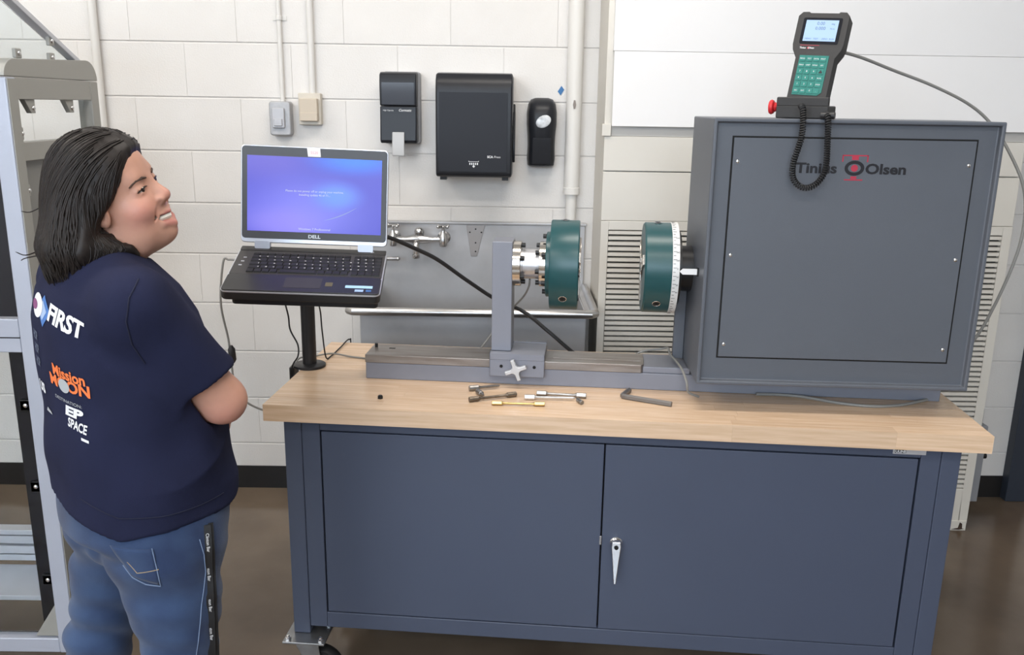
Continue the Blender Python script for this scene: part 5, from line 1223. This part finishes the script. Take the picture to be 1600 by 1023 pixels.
for st in range(44):
    g = gradf(hair, X); qh = (X-HC) @ HR
    want = np.zeros_like(X); want[:, 2] = -1.0
    upn = np.clip((qh[:, 2]-0.02)/0.07, 0, 1)[:, None]
    want = want*(1-0.5*upn) + (-HF.astype(np.float32)*0.9 + np.sign(qh[:, 1:2])*HL_.astype(np.float32)*0.5)*upn
    sw2 = np.cross(g, np.array([0, 0, 1.0])); want = want + sw2*((0.14+0.25*(X[:, 2] < 1.40))*np.sin(wig + st*0.45))[:, None]
    t = want - g*(want*g).sum(1, keepdims=True)
    low = (X[:, 2] < 1.345)[:, None]; t = np.where(low, want*0.7+t*0.5, t)
    t /= np.linalg.norm(t, axis=1, keepdims=True)+1e-9
    V_ = t if V_ is None else V_*0.5+t*0.5
    X = X + V_*0.0085
    free = X[:, 2] < 1.325
    corr = (hair(X)-lift)[:, None]*gradf(hair, X); X = np.where(free[:, None], X, X-corr).astype(np.float32)
    paths.append(X.copy())
paths = np.stack(paths, 1)
hb = MB()
for i in range(NS):
    pt = paths[i]; k = len(pt)
    b_ = np.where(pt[:, 2] < zend[i])[0]; k = b_[0] if len(b_) else k
    qq = (pt-HC) @ HR; fwd = np.where(qq[:, 0] > np.interp(qq[:, 2], [-0.15, -0.10, -0.05, -0.02, 0.0, 0.03, 0.055, 0.068, 0.10], [0.060, 0.050, 0.000, 0.004, 0.032, 0.063, 0.079, 0.092, 0.13]))[0]
    if len(fwd): k = min(k, fwd[0])
    if k < 6: continue
    pts = pt[:k:2] if k > 9 else pt[:k]; m = len(pts); r0 = 0.0017*(0.7+0.6*rs.rand())
    hb.tube([Vector(v.tolist()) for v in pts], [r0*(0.35+0.65*math.sin(PI*min(1, (j+0.6)/m*1.05))**0.6) if j < m-1 else 0.0005 for j in range(m)], 5, False)
# a few flyaway tips at the back
for (a, b, c) in (((-0.125, 0.0, 1.345), (-0.150, -0.01, 1.338), (-0.166, -0.01, 1.345)), ((-0.12, 0.02, 1.42), (-0.138, 0.02, 1.412), (-0.152, 0.02, 1.414)), ((-0.13, 0.0, 1.335), (-0.152, 0.0, 1.331), (-0.160, 0.0, 1.327))):
    hb.tube(smooth_path([a, b, c], 4), [0.0013]*4+[0.0010]*4+[0.0004], 5, False)
n0 = len(p); hv = np.concatenate([p, np.array(hb.v, np.float32)]); hm = bpy.data.meshes.new('hair')
hm.from_pydata(hv.tolist(), [], [tuple(x) for x in q.tolist()] + [tuple(i+n0 for i in f) for f in hb.f]); hm.polygons.foreach_set('use_smooth', [True]*len(hm.polygons))
M_hair = mat('dark_hair', (0.0130, 0.0092, 0.0078), 0.50, var=0.35, vscale=40, spec=0.35, stretch=(3, 3, 0.4))
ho = link('hair', hm, M_hair, per, 0, False); ho['label'] = 'shoulder-length dark brown hair'

# ------------------------------------------------------------------ prints on the back of the shirt
BDIR = Vector((math.cos(math.radians(48)), math.sin(math.radians(48)), 0)); BSIDE = BDIR.cross(Vector((0, 0, 1))).normalized()
M_pw = mat('print_white', (0.66, 0.67, 0.70), 0.7); M_por = mat('print_orange', (0.74, 0.17, 0.045), 0.7)
M_pbl = mat('print_blue', (0.06, 0.16, 0.42), 0.7); M_prd = mat('print_red', (0.45, 0.05, 0.07), 0.7); M_pgr = mat('print_grey', (0.10, 0.12, 0.17), 0.7); M_pmoon = mat('print_moon', (0.36, 0.38, 0.40), 0.7)
def anchor(r, z):
    h = tree_s.ray_cast(Vector((r, -0.8, z)), Vector((0, 1, 0)))
    return (h[0].dot(BSIDE), z) if h[0] else None
def flat(polys):
    b = MB()
    for pl in polys: n = len(b.v); b.v += [(x, y, 0) for x, y in pl]; b.f.append(tuple(range(n, n+len(pl))))
    me = bpy.data.meshes.new('flat'); me.from_pydata(b.v, [], b.f); return me
def put(name, me, a, b, height, m, step=0.005, off=0.0015, slant=None):
    """fit a flat mesh between two baseline anchors (r, z) on the cloth"""
    A, B_ = anchor(*a), anchor(*b)
    if A is None or B_ is None: return None
    xs = [v.co.x for v in me.vertices]; ys = [v.co.y for v in me.vertices]; x0, x1, y0, y1 = min(xs), max(xs), min(ys), max(ys)
    w = math.hypot(B_[0]-A[0], B_[1]-A[1]); me.transform(Matrix.Diagonal((w/(x1-x0), height/(y1-y0), 1, 1)) @ Matrix.Translation((-x0, -y0, 0)))
    sl = (B_[1]-A[1])/(B_[0]-A[0])
    ds = (B_[0]-A[0])/w
    return decal(name, me, lambda x, y: (A[0]+x*ds, A[1]+x*ds*sl+y), m, tsh, tree_s, BDIR, step, off)
def disc(n=24, r=1.0, cx=0, cy=0): return [(cx+r*math.cos(2*PI*k/n), cy+r*math.sin(2*PI*k/n)) for k in range(n)]
put('print_lettering', text_mesh('FIRST', 1.0, 0.035, shear=0.22, spacing=0.94), (-0.122, 1.232), (-0.060, 1.206), 0.033, M_pw)
put('print_emblem', flat([[(0, 0.5), (0.5, 1), (1, 0.55), (0.55, 0)]]), (-0.1420, 1.222), (-0.1215, 1.214), 0.054, M_pbl, off=0.0010)
put('print_emblem', flat([[(0.1, 0.5), (0.5, 0.92), (0.9, 0.54), (0.55, 0.1)]]), (-0.1385, 1.231), (-0.1255, 1.226), 0.034, mat('print_sky', (0.30, 0.40, 0.58), 0.7), off=0.0014)
put('print_emblem', flat([disc(20, 0.5, 0.5, 0.5)]), (-0.1475, 1.232), (-0.1320, 1.228), 0.042, M_pw, off=0.0018)
put('print_emblem', flat([disc(20, 0.5, 0.5, 0.5)]), (-0.1465, 1.243), (-0.1385, 1.241), 0.018, mat('print_plum', (0.20, 0.06, 0.16), 0.7), off=0.0022)
put('print_lettering', text_mesh('Mission', 1.0, 0.03), (-0.121, 1.136), (-0.070, 1.122), 0.021, M_por)
put('print_lettering', text_mesh('MOON', 1.0, 0.035), (-0.127, 1.115), (-0.064, 1.100), 0.023, M_por)
put('print_moon', flat([disc(20, 0.5, 0.5, 0.5)]), (-0.113, 1.106), (-0.096, 1.103), 0.026, M_pmoon, off=0.0020)
put('print_lettering', text_mesh('DESTINATION:', 1.0, 0.0), (-0.122, 1.090), (-0.080, 1.080), 0.0060, M_pgr if False else M_pmoon)
put('print_lettering', text_mesh('EP', 1.0, 0.05, shear=0.1), (-0.108, 1.063), (-0.079, 1.057), 0.019, M_pw)
put('print_lettering', text_mesh('SPACE', 1.0, 0.03, shear=0.2), (-0.106, 1.042), (-0.075, 1.032), 0.018, M_pw)
put('print_lettering', text_mesh('US', 1.0, 0.05), (-0.1495, 1.088), (-0.1405, 1.083), 0.021, M_pw)
put('print_bar', flat([[(0, 0), (1, 0), (1, 1), (0, 1)]]), (-0.086, 1.022), (-0.074, 1.018), 0.005, M_pw)
put('print_bar', flat([[(0, 0), (1, 0), (0.8, 0.5), (0.2, 1)]]), (-0.142, 1.052), (-0.132, 1.050), 0.008, M_pmoon)
for zz in (1.20, 1.175, 1.15): put('print_lettering', text_mesh('HOP', 1.0, 0.03), (-0.1500, zz-0.012), (-0.1435, zz-0.015), 0.018, M_pgr)

# ------------------------------------------------------------------ denim details
M_thread = mat('tan_thread', (0.32, 0.24, 0.14), 0.8); M_fade = mat('pale_thread', (0.16, 0.22, 0.34), 0.8)
for pts, m in (([(0.011, 0.808), (0.016, 0.765), (0.020, 0.724)], M_fade), ([(0.020, 0.724), (-0.005, 0.731), (-0.027, 0.748), (-0.041, 0.772)], M_fade), ([(-0.033, 0.782), (-0.018, 0.758), (0.019, 0.764)], M_thread), ([(0.096, 0.80), (0.102, 0.765), (0.103, 0.725), (0.090, 0.655), (0.072, 0.54), (0.068, 0.40)], M_fade)):
    stitch('seam_stitching', pts, m, 0.0011, tree_j, jn)
pk_ = []
# back pocket patch
g = 9; v = []; f = []
for j in range(g+1):
    for i in range(g+1):
        t, s = i/g, j/g; r_ = (-0.060+0.074*t)*(1-s)+(-0.030+0.048*t)*s; z_ = (0.815-0.010*t)*(1-s)+(0.752-0.024*t)*s
        h = hit(tree_j, r_, z_, off=0.0018); v.append(tuple(h) if h else (r_, -0.15, z_))
for j in range(g):
    for i in range(g): f.append((j*(g+1)+i, j*(g+1)+i+1, (j+1)*(g+1)+i+1, (j+1)*(g+1)+i))
mp_ = bpy.data.meshes.new('back_pocket'); mp_.from_pydata(v, [], f); po = link('back_pocket', mp_, M_denim, jn, 0, False)
sd_ = po.modifiers.new('solid', 'SOLIDIFY'); sd_.thickness = 0.002; sd_.offset = 1; po.data.polygons.foreach_set('use_smooth', [True]*len(f))
# shoes
M_shoe = mat('grey_shoe', (0.05, 0.05, 0.055), 0.6)
for an_, nm in ((L_AN, 'shoe'), (R_AN, 'shoe')):
    def shoe(P):
        c = an_*np.array([1, 1, 0]); f3 = np.array([FW[0], FW[1], 0]); d = smin(ell(P, c+f3*0.06+np.array([0, 0, 0.040]), (0.125, 0.048, 0.042), TR), ell(P, c-f3*0.01+np.array([0, 0, 0.065]), (0.060, 0.047, 0.055), TR), 0.03)
        return smax(d, 0.001-P[:, 2], 0.004)
    p, q = grid_mesh(shoe, span(an_[0]-0.2, an_[0]+0.24, 0.007), span(an_[1]-0.14, an_[1]+0.16, 0.007), span(-0.01, 0.14, 0.007))
    link('shoe', np_mesh('shoe', p, q), M_shoe, per, 0, False)

# lanyard hanging from the right hip
lp = []
for i in range(25):
    t = i/24; z = 0.822-0.40*t; r_ = 0.112-0.012*t
    h = hit(tree_j, r_, max(z, 0.50), off=0.004); k_ = h.y if h else -0.14
    if lp: k_ = min(k_, lp[-1].y+0.004)
    lp.append(Vector((r_, k_, z)))
MP = Matrix.Translation(PO) @ Matrix.Rotation(PROT, 4, 'Z')
ly = thing('lanyard', 'black lanyard strap with white lettering hanging at the right hip', 'lanyard', MP @ Vector((lp[-1].x, lp[-1].y, 0)) + Vector((0, 0, lp[-1].z)), PROT)
def ribbon(path, w, th=0.0014):
    v = []; f = []
    for a in path: v += [(a.x-w/2, a.y, a.z), (a.x+w/2, a.y-0.001, a.z), (a.x+w/2, a.y+th, a.z), (a.x-w/2, a.y+th+0.001, a.z)]
    for i in range(len(path)-1):
        for k in range(4): f.append((i*4+k, i*4+(k+1) % 4, i*4+4+(k+1) % 4, i*4+4+k))
    f += [(3, 2, 1, 0), tuple(len(v)-4+k for k in range(4))]
    return MB().add(v, f)
o0 = Vector((lp[-1].x, lp[-1].y, lp[-1].z)); loc_p = [a-o0 for a in lp]
ribbon(loc_p, 0.0145).build('strap', M_blackrub, ly)
ribbon([a+Vector((0.006 + 0.004*i/24, 0.006, 0)) for i, a in enumerate(loc_p)], 0.012).build('strap', M_blackrub, ly)
for i in range(1, 23, 4):
    a = loc_p[i+1]; lettering('lettering', 'Clinton Bar', 0.0085, M_white_print, ly, (a.x-0.003, a.y-0.0022, a.z+0.02), rot=(PI/2, PI/2, 0), depth=0.0)

# sleeve and hem seams
M_seam = mat('navy_seam', (0.009, 0.011, 0.030), 0.9)
stitch('sleeve_seam', [(0.030, 1.318), (0.012, 1.290), (0.004, 1.250), (0.010, 1.205), (0.028, 1.165)], M_seam, 0.0013, tree_s, tsh)
stitch('hem_seam', [(-0.10, 0.905), (-0.04, 0.876), (0.03, 0.870), (0.10, 0.868), (0.15, 0.868)], M_seam, 0.0011, tree_s, tsh)
